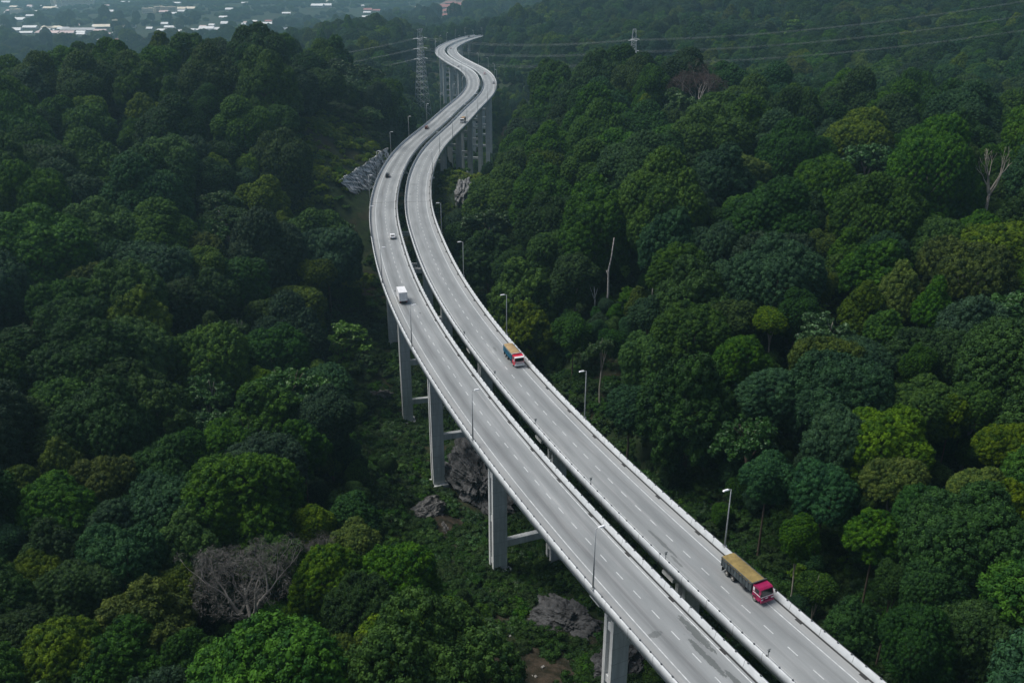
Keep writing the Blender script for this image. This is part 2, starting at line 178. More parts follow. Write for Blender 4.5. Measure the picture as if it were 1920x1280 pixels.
def vnoise(X, Y, sc, seed=0):
    """cheap smooth value noise"""
    x = X / sc; y = Y / sc; xi = np.floor(x); yi = np.floor(y); fx = x - xi; fy = y - yi
    h = lambda a, b: np.modf(np.abs(np.sin(a * 127.1 + b * 311.7 + seed * 74.7) * 43758.5453))[0]
    fx = fx * fx * (3 - 2 * fx); fy = fy * fy * (3 - 2 * fy)
    return (h(xi, yi) * (1 - fx) + h(xi + 1, yi) * fx) * (1 - fy) + (h(xi, yi + 1) * (1 - fx) + h(xi + 1, yi + 1) * fx) * fy - .5
def terrain_z(X, Y):
    k = np.clip(Y / 150., .6, 14)
    return ground(X, Y) + vnoise(X, Y, 17, 1) * 2.2 + vnoise(X, Y, 6, 2) * 1.1 + vnoise(X, Y, 160, 3) * np.clip((Y - 1400) / 140, 0, 9)

# ------------------------------------------------------------------ the line of the highway
_seg = np.r_[0, np.cumsum(np.linalg.norm(np.diff(CEN, axis=0), axis=1))]
LEN = _seg[-1]
_S = np.arange(0, LEN, 2.0)
_T = (_S / LEN * (len(CEN) - 1))
def _catmull(t):
    i = np.clip(np.floor(t).astype(int), 0, len(CEN) - 2); f = (t - i)[:, None]
    p = lambda k: CEN[np.clip(i + k, 0, len(CEN) - 1)]
    a, b, c, d = p(-1), p(0), p(1), p(2)
    return .5 * (2 * b + (c - a) * f + (2 * a - 5 * b + 4 * c - d) * f * f + (3 * b - a - 3 * c + d) * f ** 3)
_LP = _catmull(_T)
_tan = np.gradient(_LP, axis=0); _tan /= np.linalg.norm(_tan, axis=1)[:, None]
_nor = np.stack([_tan[:, 1], -_tan[:, 0]], 1)
def frame(s):
    i = np.clip(s / 2.0, 0, len(_S) - 1.001); k = int(i); f = i - k
    return _LP[k] * (1 - f) + _LP[k + 1] * f, _tan[k] * (1 - f) + _tan[k + 1] * f, _nor[k] * (1 - f) + _nor[k + 1] * f
def at(s, off, z=0.):
    p, t, n = frame(s); q = p + n * off; return Vector((q[0], q[1], z))
def road_dist(X, Y):
    """distance of points to the centreline, and its station"""
    X = np.asarray(X, float).ravel(); Y = np.asarray(Y, float).ravel()
    d = np.empty(len(X)); s = np.empty(len(X)); sd = np.empty(len(X))
    C = _LP[::3]; Nn = _nor[::3]
    for i in range(0, len(X), 4000):
        dx = X[i:i + 4000, None] - C[None, :, 0]; dy = Y[i:i + 4000, None] - C[None, :, 1]
        D = dx * dx + dy * dy; k = D.argmin(1); r = np.arange(len(k))
        d[i:i + 4000] = np.sqrt(D[r, k]); s[i:i + 4000] = _S[::3][k]; sd[i:i + 4000] = dx[r, k] * Nn[k, 0] + dy[r, k] * Nn[k, 1]
    return d, s, sd

# ------------------------------------------------------------------ camera
F_PX, PITCH = 1650., math.atan(700 / 1650.)
cam = bpy.data.cameras.new('camera'); cam_o = bpy.data.objects.new('camera', cam); COL.objects.link(cam_o)
cam.sensor_width = 36; cam.lens = F_PX / 1920 * 36; cam.clip_start = 1; cam.clip_end = 30000
cam_o.location = (0, 0, 90); cam_o.rotation_euler = (PI / 2 - PITCH, 0, 0); SC.camera = cam_o
_c, _s = math.cos(PITCH), math.sin(PITCH)
def seen(X, Y, Z):
    """where a point stands in the photo (1920 x 1280), used for words in labels and for leaving out what no one sees"""
    dz = 90 - Z; fz = Y * _c + dz * _s; fz = np.where(np.abs(fz) < 1e-3, 1e-3, fz)
    return 960 + F_PX * X / fz, 640 + F_PX * (dz * _c - Y * _s) / fz, fz

# ------------------------------------------------------------------ light
SUN_EL, SUN_AZ = math.radians(60), math.radians(-78)        # azimuth from +Y, clockwise
w = bpy.data.worlds.new('World'); SC.world = w; w.use_nodes = True; wn = w.node_tree
sky = wn.nodes.new('ShaderNodeTexSky'); sky.sky_type = 'NISHITA'; sky.sun_disc = False
sky.sun_elevation = SUN_EL; sky.sun_rotation = SUN_AZ; sky.air_density = 1.0; sky.dust_density = 3.0; sky.ozone_density = 1.2
bg = wn.nodes['Background']; soft = wn.nodes.new('ShaderNodeHueSaturation'); soft.inputs['Saturation'].default_value = .92; wn.links.new(sky.outputs[0], soft.inputs['Color']); wn.links.new(soft.outputs[0], bg.inputs['Color']); bg.inputs['Strength'].default_value = SKY_STRENGTH
sun = bpy.data.lights.new('sun', 'SUN'); sun_o = bpy.data.objects.new('sun', sun); COL.objects.link(sun_o)
sun.energy = SUN_STRENGTH; sun.angle = math.radians(30); sun.color = (1, .975, .93)
d = Vector((math.sin(SUN_AZ) * math.cos(SUN_EL), math.cos(SUN_AZ) * math.cos(SUN_EL), math.sin(SUN_EL)))
sun_o.rotation_euler = (-d).to_track_quat('-Z', 'Y').to_euler(); sun_o.location = (-80, -60, 160)
SC.view_settings.view_transform = 'Standard'; SC.view_settings.look = 'None'; SC.view_settings.gamma = 1; SC.view_settings.exposure = EXPOSURE
SC.render.engine = 'CYCLES'
cy = SC.cycles; cy.use_denoising = True; cy.denoiser = 'OPENIMAGEDENOISE'; cy.max_bounces = 4; cy.diffuse_bounces = 2; cy.glossy_bounces = 2
cy.transmission_bounces = 2; cy.volume_bounces = 1; cy.transparent_max_bounces = 4; cy.caustics_reflective = False; cy.caustics_refractive = False
try: cy.denoising_input_passes = 'RGB_ALBEDO_NORMAL'; cy.denoising_prefilter = 'ACCURATE'
except Exception: pass

# ------------------------------------------------------------------ terrain
def terrain_material():
    m, nt, b = new_mat('forest_floor'); N = NT(nt)
    P = N.n('ShaderNodeNewGeometry').outputs['Position']
    a = N.noise(P, .05, 6, .6); c = N.noise(P, .35, 5, .6); e = N.noise(P, 1.7, 4, .6)
    col = N.mix(N.ramp(c, .35, .65), (.010, .018, .008), (.026, .045, .014))
    col = N.mix(N.ramp(a, .52, .66), col, (.045, .034, .022))
    # trodden earth and rubble below the first spans
    vm = N.n('ShaderNodeVectorMath', operation='DISTANCE'); N.l(P, vm.inputs[0]); vm.inputs[1].default_value = (4, 124, -31)
    vm2 = N.n('ShaderNodeVectorMath', operation='DISTANCE'); N.l(P, vm2.inputs[0]); vm2.inputs[1].default_value = (-17, 184, -38)
    dist = N.math('MINIMUM', vm.outputs['Value'], N.math('MULTIPLY', vm2.outputs['Value'], 1.9))
    k = N.ramp(N.math('ADD', dist, N.math('MULTIPLY', N.math('SUBTRACT', N.noise(P, .12, 5), .5), 44)), 24, 12)
    earth = N.mix(N.ramp(c, .4, .62), (.020, .020, .012), (.062, .048, .034))
    earth = N.mix(N.ramp(e, .70, .76), earth, (.20, .19, .17))
    N.l(N.mix(k, col, earth), b.inputs['Base Color'])
    b.inputs['Roughness'].default_value = .95; b.inputs['Specular IOR Level'].default_value = .15
    bp = N.n('ShaderNodeBump', i={'Strength': .6, 'Distance': .6}); N.l(e, bp.inputs['Height']); N.l(bp.outputs[0], b.inputs['Normal'])
    return m
M_FLOOR = terrain_material()
def make_terrain():
    ys = np.concatenate([np.linspace(-120, 60, 40), np.geomspace(262, 9300, 400) - 200]); ys = np.unique(np.round(ys, 2))
    us = np.linspace(-1, 1, 300)
    W = .70 * (np.maximum(ys, -40) + 330)
    Y = np.repeat(ys[:, None], len(us), 1); X = us[None, :] * W[:, None]
    Z = terrain_z(X, Y)
    n, k = X.shape; idx = np.arange(n * k).reshape(n, k)
    Q = np.stack([idx[:-1, :-1], idx[:-1, 1:], idx[1:, 1:], idx[1:, :-1]], -1).reshape(-1, 4)
    o = link('terrain', np_mesh('terrain', np.stack([X, Y, Z], -1).reshape(-1, 3), Q, M_FLOOR, smooth=True))
    tag(o, 'dark hilly forest floor with earth patches, falling to a far plain', 'terrain', kind='structure')
make_terrain()

# ------------------------------------------------------------------ concrete, road and paint materials
def concrete(name, base, stain=.5, bands=False, low=.52):
    m, nt, b = new_mat(name); N = NT(nt)
    P = N.n('ShaderNodeNewGeometry').outputs['Position']
    mp = N.n('ShaderNodeMapping'); N.l(P, mp.inputs[0]); mp.inputs['Scale'].default_value = (1, 1, .12)
    a = N.noise(mp.outputs[0], 1.1, 6, .65); c = N.noise(P, .35, 5); e = N.noise(P, 7, 3)
    dk = tuple(x * low for x in base); col = N.mix(N.ramp(a, .35, .66), dk, base)
    col = N.mix(N.math('MULTIPLY', N.ramp(c, .45, .75), stain), col, tuple(x * .62 for x in base))
    col = N.mix(N.math('MULTIPLY', N.ramp(e, .3, .7), .18), col, tuple(min(1, x * 1.25) for x in base))
    if bands:   # pour joints every three metres or so
        sx = N.n('ShaderNodeSeparateXYZ'); N.l(P, sx.inputs[0])
        fr = N.math('FRACT', N.math('MULTIPLY', sx.outputs['Z'], .31))
        col = N.mix(N.math('MULTIPLY', N.math('LESS_THAN', fr, .05), .45), col, tuple(x * .45 for x in base))
        lift = N.n('ShaderNodeTexWhiteNoise', noise_dimensions='1D'); N.l(N.math('FLOOR', N.math('MULTIPLY', sx.outputs['Z'], .31)), lift.inputs['W'])
        col = N.mix(N.math('MULTIPLY', lift.outputs['Value'], .32), col, tuple(x * .66 for x in base))
    N.l(col, b.inputs['Base Color']); b.inputs['Roughness'].default_value = .85; b.inputs['Specular IOR Level'].default_value = .25
    bp = N.n('ShaderNodeBump', i={'Strength': .25, 'Distance': .05}); N.l(e, bp.inputs['Height']); N.l(bp.outputs[0], b.inputs['Normal'])
    return m
M_PIER = concrete('pier_concrete', (.76, .79, .78), .45, True, .62)
M_PARA = concrete('parapet_concrete', (.76, .79, .80), .22, False, .80)
M_DECK = concrete('deck_concrete', (.30, .31, .30), .5)
M_RAIL = simple('dark_steel_rail', (.09, .10, .11), .5, .6)
M_GUT = simple('dark_gutter', (.03, .03, .03), .8)
M_GALV = simple('galvanised_steel', (.42, .44, .44), .45, .35)
M_LAMPHEAD = simple('white_lamp_housing', (.86, .87, .87), .4, 0, .04)
M_PAINT = simple('road_paint', (.56, .58, .58), .7, 0, .16, 1.2)

def parapet_material():
    m, nt, b = new_mat('parapet_panels'); N = NT(nt); uv = N.n('ShaderNodeUVMap', uv_map='along').outputs[0]; P = N.n('ShaderNodeNewGeometry').outputs['Position']
    sx = N.n('ShaderNodeSeparateXYZ'); N.l(uv, sx.inputs[0]); v = sx.outputs['Y']
    mp = N.n('ShaderNodeMapping'); N.l(uv, mp.inputs[0]); mp.inputs['Scale'].default_value = (0, 1, 1)
    run = N.noise(mp.outputs[0], 2.6, 5, .7); c = N.noise(P, .5, 5, .6)
    col = N.mix(N.ramp(c, .3, .7), (.52, .545, .55), (.70, .725, .73)); col = N.mix(N.math('MULTIPLY', N.ramp(run, .56, .72), .38), col, (.40, .42, .42))
    j = N.math('FRACT', N.math('MULTIPLY', v, 1 / 6.3)); col = N.mix(N.math('MULTIPLY', N.math('LESS_THAN', j, .016), .7), col, (.16, .17, .17))
    pn = N.n('ShaderNodeTexWhiteNoise', noise_dimensions='1D'); N.l(N.math('FLOOR', N.math('MULTIPLY', v, 1 / 6.3)), pn.inputs['W']); col = N.mix(N.math('MULTIPLY', pn.outputs['Value'], .18), col, (.50, .52, .53))
    N.l(col, b.inputs['Base Color']); b.inputs['Roughness'].default_value = .85; b.inputs['Specular IOR Level'].default_value = .25; return m
M_PARA = parapet_material()
def road_material():
    m, nt, b = new_mat('worn_road_surface'); N = NT(nt)
    uv = N.n('ShaderNodeUVMap', uv_map='along').outputs[0]
    sx = N.n('ShaderNodeSeparateXYZ'); N.l(uv, sx.inputs[0]); u, v = sx.outputs['X'], sx.outputs['Y']
    def stretch(a, c):
        x = N.n('ShaderNodeMapping'); N.l(uv, x.inputs[0]); x.inputs['Scale'].default_value = (a, c, 1); return x.outputs[0]
    streak = N.noise(stretch(.9, .035), 1.2, 5, .6)
    cloud = N.noise(stretch(.22, .05), 1, 5, .6)
    grain = N.noise(stretch(1, 1), 3.2, 4, .7)
    col = N.mix(N.ramp(cloud, .3, .72), (.205, .220, .222), (.312, .328, .328))
    # oil darkened middle of each lane between the wheel paths
    band = None
    for o, wd, st in ((-8.45, .95, 1.0), (-4.6, .8, .6), (4.7, .7, .5), (8.45, .9, .7), (-9.6, .35, .3), (-7.2, .35, .3), (9.6, .3, .25), (7.3, .3, .25)):
        q = N.math('MULTIPLY', N.ramp(N.math('ABSOLUTE', N.math('SUBTRACT', u, o)), wd * 1.5, wd * .2), st)
        band = q if band is None else N.math('MAXIMUM', band, q)
    band = N.math('MULTIPLY', band, N.ramp(streak, .25, .7))
    col = N.mix(band, col, (.098, .104, .106))
    col = N.mix(N.math('MULTIPLY', N.ramp(streak, .52, .74), .5), col, (.43, .435, .43))
    # paler gritty hard shoulders
    sh = N.ramp(N.math('ABSOLUTE', u), 10.6, 11.0)
    col = N.mix(N.math('MULTIPLY', sh, .4), col, (.33, .33, .32))
    col = N.mix(N.math('MULTIPLY', N.ramp(grain, .35, .75), .16), col, (.19, .19, .19))
    col = N.mix(N.math('MULTIPLY', N.ramp(grain, .62, .7), .10), col, (.52, .52, .51))
    # tar repairs and spilled stains, each with its own ragged outline
    rag = N.noise(stretch(1.6, .55), 1.4, 5, .7)
    for uc, vc, du, dv, st in ((-3.6, 122.0, .62, 4.6, .8), (-5.2, 117.2, .55, 4.4, .8), (-4.5, 111.5, .5, 2.6, .75), (-9.2, 124.3, 1.2, .6, .6), (4.6, 142.6, .35, 4.2, .6), (3.9, 137.3, .3, 1.8, .55), (-3.6, 560, .8, 12, .55), (-4.9, 545, .7, 9, .5), (4.4, 424, 1.6, 1.2, .4), (7.6, 231, .3, 1.6, .5), (-5.4, 262, .3, .8, .6), (3.6, 405, .5, 1.4, .4)):
        a1 = N.math('DIVIDE', N.math('SUBTRACT', u, uc), du); b1 = N.math('DIVIDE', N.math('SUBTRACT', v, vc), dv)
        r = N.math('ADD', N.math('ADD', N.math('MULTIPLY', a1, a1), N.math('MULTIPLY', b1, b1)), N.math('MULTIPLY', N.math('SUBTRACT', rag, .5), 4.2))
        col = N.mix(N.math('MULTIPLY', N.ramp(r, 1.05, .8), st), col, (.085, .095, .092))
    N.l(col, b.inputs['Base Color']); b.inputs['Roughness'].default_value = .78; b.inputs['Specular IOR Level'].default_value = .35
    bp = N.n('ShaderNodeBump', i={'Strength': .12, 'Distance': .02}); N.l(grain, bp.inputs['Height']); N.l(bp.outputs[0], b.inputs['Normal'])
    return m
M_ROAD = road_material()

# ------------------------------------------------------------------ viaduct
def sweep(name, prof, mat, parent, s0=0, s1=None, step=2.0, closed=True, uv=False, smooth=False):
    """run a profile of (offset, z) points along the highway"""
    s1 = LEN - 66 if s1 is None else s1
    st = np.linspace(s0, s1, max(2, int((s1 - s0) / step) + 1)); n = len(prof); V = []; Q = []
    for s in st:
        p, t, nn = frame(s)
        for o, z in prof: V.append((p[0] + nn[0] * o, p[1] + nn[1] * o, z))
    for i in range(len(st) - 1):
        for k in range(n if closed else n - 1):
            k2 = (k + 1) % n; Q.append((i * n + k, i * n + k2, (i + 1) * n + k2, (i + 1) * n + k))
    me = np_mesh(name, V, Q, mat, smooth=smooth)
    if uv:
        L = me.uv_layers.new(name='along'); vi = np.empty(len(me.loops), np.int32); me.loops.foreach_get('vertex_index', vi)
        pu = np.array([o for o, z in prof]); UV = np.stack([pu[vi % n], st[vi // n]], -1).astype(np.float32); L.data.foreach_set('uv', UV.ravel())
    if closed:
        b = bmesh.new(); b.from_mesh(me); bmesh.ops.recalc_face_normals(b, faces=b.faces); b.to_mesh(me); b.free()
    return link(name, me, parent)

SPAN, S_PIER = 50.4, 36.5
def viaduct(side, label, road_label):
    """side -1: far-bound carriageway (left), +1: camera-bound carriageway (right)"""
    root = empty('viaduct', (0, 0, 0)); tag(root, label, 'viaduct', 'twin viaducts of the highway')
    i0, o0 = side * 1.45, side * 12.75                       # inner and outer rims of the deck
    prof = [(side * 1.9, -.02), (side * 12.3, -.02), (side * 12.3, -.28), (side * 10.0, -.5), (side * 9.4, -2.3), (side * 4.6, -2.3), (side * 4.0, -.5), (side * 1.9, -.28)]
    sweep('deck', prof, M_DECK, root)
    for a, b_, nm in ((i0, side * 1.9, 'inner'), (o0, side * 12.3, 'outer')):
        o = 1 if b_ > a else -1                              # direction from the outside towards the road
        pr = [(a, -.75), (a, 1.02), (a + o * .06, 1.08), (a + o * .24, 1.08), (a + o * .28, 1.02), (a + o * .34, .45), (b_, .22), (b_, -.75)]
        sweep('parapet', pr, M_PARA, root, step=2.0, uv=True)
        # steel rail on short posts along the crest
        mb = MB(); rr = a + o * .2
        st = np.arange(40, 900 if True else LEN, 2.6)
        for s in st:
            p = at(s, rr, 1.17); tt = frame(s)[1]
            R = Matrix.Rotation(math.atan2(tt[1], tt[0]), 3, 'Z'); mb.box(p, (.22, .2, .2), R)
        mb.tube([at(s, rr, 1.27) for s in np.arange(20, LEN - 68, 4)], .035, 4)
        mb.build('railing', M_RAIL, root)
    g = side * 12.05 if side > 0 else side * 2.15
    sweep('gutter_shadow', [(g - .16, .010), (g + .16, .010)], M_GUT, root, closed=False)  # flat drain strip, the shadow line beside the parapet put into its dark colour
    gm = MB().box((0, 0, 0), (1.25, .55, .06)).mesh('drain_grating', M_GUT)
    for s in np.arange(92, 560, 12.55):
        p, t, n = frame(s); c = p + n * (g - side * .22 * (1 if side > 0 else -1)); o = link('drain_grating', gm, root); o.location = (c[0], c[1], .02); o.rotation_euler = (0, 0, math.atan2(t[1], t[0]))
    for s in (139.5 + 252 * k for k in (1, 2, 3)):
        sweep('expansion_joint', [(side * 1.95, .0), (side * 1.95, .014), (side * 12.25, .014), (side * 12.25, .0)], M_GUT, root, s0=s - .17, s1=s + .17)
    # piers: two slender leaves each, tied by diaphragms, on a pile cap
    mid = side * 6.95
    for k in range(28):
        s = S_PIER + SPAN * k
        if s > LEN - 75: break
        p, t, n = frame(s); c = at(s, mid); gz = float(terrain_z(c.x, c.y)[0])
        if gz > -8.5: continue
        ang = math.atan2(n[1], n[0]); R = Matrix.Rotation(ang, 3, 'Z')
        pr = empty('pier', (c.x, c.y, gz), ang, root)
        h = -2.3 - 1.35 - gz
        for q in (-1, 1): MB().box((0, q * 1.0, h / 2 - .5), (3.3, .85, h + 1.0), bev=.06).build('column', M_PIER, pr)
        z = h - 5.5
        while z > 1: MB().box((0, 0, z), (2.9, 1.3, 1.5)).build('diaphragm', M_PIER, pr); z -= 11
        MB().prism([(-2.2, h), (2.2, h), (4.6, h + .75), (4.6, h + 1.345), (-4.6, h + 1.345), (-4.6, h + .75)], -1.5, 1.5).build('pier_head', M_PIER, pr)
        MB().box((0, 0, -.5), (4.8, 4.4, 2.2), bev=.08).build('pile_cap', M_PIER, pr)
        if side < 0:
            bz = [z for z in (-13, -27, -41) if z > gz + 3]
            for z in bz: MB().box((6.95, 0, z - gz), (13.9 - 3.32, 1.3, 1.7), bev=.05).build('tie_beam', M_PIER, pr)
    # running surface and paint
    rd = sweep('road', [(side * 1.92, .004), (side * 6.5, .004), (side * 12.28, .004)], M_ROAD, None, closed=False, uv=True)
    tag(rd, road_label, 'road', kind='structure')
    for off in ((side * 2.75, side * 10.32)):
        sweep('edge_line', [(off - .085, .009), (off + .085, .009)], M_PAINT, rd, closed=False)
    mb = MB()
    for s in np.arange(20.6, LEN - 72, 5.06):
        pts = [at(s + a, side * 6.55 + b_, .009) for a, b_ in ((0, -.08), (0, .08), (2.05, .08), (2.05, -.08))]
        mb.add(pts, [(0, 1, 2, 3)])
    mb.build('lane_dashes', M_PAINT, rd)
    return root
viaduct(-1, 'pale concrete viaduct of the left carriageway, on tall twin leaf piers', 'worn grey left carriageway with dark tar patches and a white box truck')
viaduct(1, 'pale concrete viaduct of the right carriageway, beside the right forest', 'worn grey right carriageway carrying the two tarpaulin covered tipper trucks')

# ------------------------------------------------------------------ street lamps and marker posts
def make_lamp():
    r = empty('street_lamp')
    MB().tube([(0, 0, 0), (0, 0, 5), (0, 0, 11.05)], [.16, .12, .075], 10).build('pole', M_GALV, r, True)
    MB().tube([(0, 0, 10.95), (.25, 0, 11.13), (.7, 0, 11.2)], [.06, .055, .05], 8).build('arm', M_GALV, r, True)
    b = MB()
    b.box((1.05, 0, 11.2), (1.25, .42, .2), taper=.72, bev=.05)
    b.build('lamp_head', M_LAMPHEAD, r)
    MB().box((0, 0, .03), (.6, .6, .22), bev=.03).build('base_plate', M_GALV, r)
    return r
lamp0 = make_lamp(); used = False
def lamp_label(side, k):
    sd = 'left' if side < 0 else 'right'
    q = {(-1, 1): 'street lamp on the left parapet beside the nearest tar patches', (-1, 2): 'thin street lamp on the left parapet, second up from the tar patches',
         (-1, 3): 'street lamp on the left parapet just behind the white box truck', (1, 1): 'street lamp on the right parapet just behind the maroon cabbed truck',
         (1, 3): 'street lamp on the right parapet just behind the red cabbed truck', (1, 2): 'street lamp on the right parapet midway between the two tipper trucks',
         (1, 0): 'street lamp whose white head alone shows at the bottom right'}
    if (side, k) in q: return q[(side, k)]
    names = ['first', 'second', 'third', 'fourth', 'fifth', 'sixth', 'seventh', 'eighth', 'ninth', 'tenth', 'eleventh', 'twelfth', 'thirteenth', 'fourteenth', 'fifteenth', 'sixteenth', 'seventeenth', 'eighteenth', 'nineteenth', 'twentieth', 'twenty-first', 'twenty-second', 'twenty-third', 'twenty-fourth']
    return 'street lamp on the %s parapet, %s one beyond the %s truck' % (sd, names[k - 4], 'white box' if side < 0 else 'red cabbed')
for side in (-1, 1):
    for k in range(1 if side < 0 else 0, 26):
        s = 136.0 + 50.55 * (k - 1)
        if s > LEN - 70: break
        o = lamp0 if not used else copy_tree(lamp0); used = True
        p, t, n = frame(s); o.location = at(s, side * 12.72, 1.06)
        inward = -n * side; o.rotation_euler = (0, 0, math.atan2(inward[1], inward[0]))
        tag(o, lamp_label(side, k), 'street lamp', 'street lamps along the viaduct')
M_POST = simple('post_metal', (.16, .19, .19), .6, .3)
def make_post():
    r = empty('marker_post'); MB().tube([(0, 0, 0), (0, 0, 1.5)], .05, 6).build('post', M_POST, r)
    MB().box((0, .02, 1.42), (.62, .03, .12)).box((0, .03, 1.1), (.4, .03, .3)).build('plate', M_POST, r); return r
post0 = make_post()
for k, (s, lb) in enumerate(((112.5, 'below and left of the maroon cabbed truck'), (137.2, 'left of the maroon cabbed truck'), (162.2, 'second up the road from the maroon truck'), (187.5, 'third up the road from the maroon truck'), (213, 'left of the red cabbed truck'), (239, 'up the road behind the red cabbed truck'))):
    o = post0 if k == 0 else copy_tree(post0); o.location = at(s, 1.66, 1.08); t = frame(s)[1]; o.rotation_euler = (0, 0, math.atan2(t[1], t[0]) + PI / 2)
    tag(o, 'small marker post on the median parapet, ' + lb, 'marker post', 'marker posts on the median')

# ------------------------------------------------------------------ vehicles (x forward, z up)
def paint(name, col, rough=.35, var=.08): return simple(name, col, rough, 0, var, 1.5, .5)
M_TYRE = simple('tyre_rubber', (.018, .018, .018), .9); M_GLASS = simple('dark_glass', (.012, .015, .018), .12, 0, .05, 1, .6)
M_CHASSIS = simple('chassis_black', (.025, .025, .026), .7); M_WHITE = paint('white_paint', (.80, .80, .80)); M_CHROME = simple('bright_trim', (.72, .73, .74), .3, .3)
M_RIM = simple('dusty_rim', (.52, .50, .45), .6); M_AMBER = paint('amber_lens', (.7, .28, .04)); M_REDLENS = paint('red_lens', (.35, .01, .01))
def wheels(root, xs, y, r=.52, w=.32, rim=None, dual=()):
    for x in xs:
        for sg in (-1, 1):
            ww = w * 1.9 if x in dual else w
            c = (x, sg * (y - ww / 2), r)
            wh = MB().lathe([(r * .55, -ww / 2), (r * .92, -ww / 2), (r, -ww / 2 + .05), (r, ww / 2 - .05), (r * .92, ww / 2), (r * .55, ww / 2)], c, (0, sg, 0), 22).build('wheel', M_TYRE, root)
            MB().lathe([(r * .60, ww / 2 - .02), (r * .58, ww / 2 + .015), (r * .38, ww / 2 - .03), (r * .22, ww / 2 + .04), (r * .1, ww / 2 + .06)], c, (0, sg, 0), 18).build('rim', rim or M_RIM, wh)
def tarp_material(col):
    m, nt, b = new_mat('tarpaulin'); N = NT(nt); tc = N.n('ShaderNodeTexCoord').outputs['Object']
    a = N.noise(tc, .9, 6, .65); c = N.noise(tc, 4, 4)
    k = N.mix(N.ramp(a, .3, .65), tuple(x * .55 for x in col), col); k = N.mix(N.math('MULTIPLY', N.ramp(c, .4, .8), .3), k, tuple(x * .7 for x in col))
    N.l(k, b.inputs['Base Color']); b.inputs['Roughness'].default_value = .9
    bp = N.n('ShaderNodeBump', i={'Strength': .5, 'Distance': .08}); N.l(a, bp.inputs['Height']); N.l(bp.outputs[0], b.inputs['Normal']); return m
def tipper(name, label, cabcol, bedcol, tarpcol, headcol, stripe, visor, bulge, L=9.3):
    r = empty(name); tag(r, label, 'truck', 'trucks on the highway')
    mc = paint(name + '_cab', cabcol, .35, .12); mb_ = simple(name + '_bed', bedcol, .8, 0, .3, 1.2); mt = tarp_material(tarpcol)
    xr = -L / 2; xf = L / 2; W = 2.5
    c = MB()
    for q in (-.42, .42): c.box(((xr + xf) / 2, q, .92), (L - .3, .14, .32))
    for x in (xf - 1.3, xr + 1.5, xr + 2.95): c.box((x, 0, .55), (.2, 2.0, .2))
    c.box((.6, -1.0, .85), (1.1, .5, .55), bev=.05); c.box((.7, 1.0, .85), (1.3, .5, .5), bev=.05); c.build('chassis', M_CHASSIS, r)
    # cab
    cx0 = xf - 2.0
    cab = MB().prism([(cx0, .75), (xf - .02, .75), (xf, 1.55), (xf - .28, 2.72), (xf - .6, 2.86), (cx0 + .1, 2.86), (cx0, 2.72)], -1.2, 1.2).build('cab', mc, r)
    MB().add([(xf + .012, -1.08, 1.68), (xf + .012, 1.08, 1.68), (xf - .232, 1.02, 2.60), (xf - .232, -1.02, 2.60)], [(0, 1, 2, 3)]).build('windscreen', M_GLASS, cab)
    for sg in (-1, 1):
        MB().box((xf - 1.02, sg * 1.204, 2.12), (.85, .03, .72), bev=.01).build('side_window', M_GLASS, cab)
        MB().box((xf - 1.74, sg * 1.204, 2.12), (.34, .03, .6), bev=.01).build('rear_quarter_window', M_WHITE if stripe else M_GLASS, cab)
        MB().tube([(xf - .1, sg * 1.2, 2.5), (xf + .22, sg * 1.46, 2.45)], .025, 5).box((xf + .22, sg * 1.48, 2.15), (.1, .26, .55), bev=.03).build('wing_mirror', M_CHASSIS if stripe else M_WHITE, cab)
        MB().box((xf + .02, sg * .95, 1.06), (.08, .36, .2), bev=.02).build('headlight', M_WHITE, cab)
        MB().box((xf - .95, sg * 1.16, .70), (1.25, .24, .3), bev=.04).build('wheel_arch', mc, cab)
    if stripe:
        MB().box((xf + .012, 0, 1.55), (.04, 2.44, .11)).box((xf - .95, -1.208, 1.55), (1.9, .03, .11)).box((xf - .95, 1.208, 1.55), (1.9, .03, .11)).build('white_stripe', M_WHITE, cab)
        MB().box((xf + .015, -.1, 1.2), (.03, .5, .18)).build('badge_panel', M_WHITE, cab)
    MB().box((xf + .05, 0, .72), (.24, 2.5, .42), bev=.06).build('bumper', mc if stripe else M_CHROME, r)
    if visor:
        MB().box((xf - .18, 0, 2.70), (.5, 2.45, .14), Matrix.Rotation(.35, 3, 'Y'), bev=.03).build('sun_visor', M_WHITE, cab)
        g = MB()
        for z in (1.0, 1.18, 1.36, 1.54): g.box((xf + .03, 0, z), (.06, 2.2 - .5 * (1.54 - z), .09))
        g.build('grille', M_CHROME, cab)
    # body
    bx0, bx1 = xr, cx0 - .22; bm = (bx0 + bx1) / 2; bl = bx1 - bx0; top = 2.75
    bed = MB(); bed.box((bm, 0, 1.22), (bl, W - .1, .14))
    for sg in (-1, 1):
        bed.box((bm, sg * (W / 2 - .04), (1.15 + top) / 2), (bl, .08, top - 1.15))
        for x in np.linspace(bx0 + .1, bx1 - .1, 11): bed.box((x, sg * (W / 2 + .035), (1.15 + top) / 2), (.1, .08, top - 1.15))
        bed.box((bm, sg * (W / 2 + .03), top - .04), (bl, .12, .12))
    bed.box((bx1 - .04, 0, 1.98), (.08, W - .1, top - 1.15)); bed.build('cargo_bed', mb_, r)
    MB().box((bx0 + .0, 0, 1.95), (.1, W - .05, top - 1.2)).box((bx0 - .06, -.8, 1.95), (.06, .12, 1.5)).box((bx0 - .06, .8, 1.95), (.06, .12, 1.5)).build('tailgate', mb_, r)
    mh = simple(name + '_headboard', headcol, .6)
    hb = MB(); hb.prism([(bx1 - .02, top - .1), (bx1 + .1, top - .1), (bx1 + .5, top + .42), (bx1 + .42, top + .46), (bx1 - .02, top + .1)], -W / 2, W / 2); hb.build('headboard', mh, r)
    # tarpaulin stretched over the load
    V = []; Q = []; nx, ny = 34, 15; rs = np.random.default_rng(5)
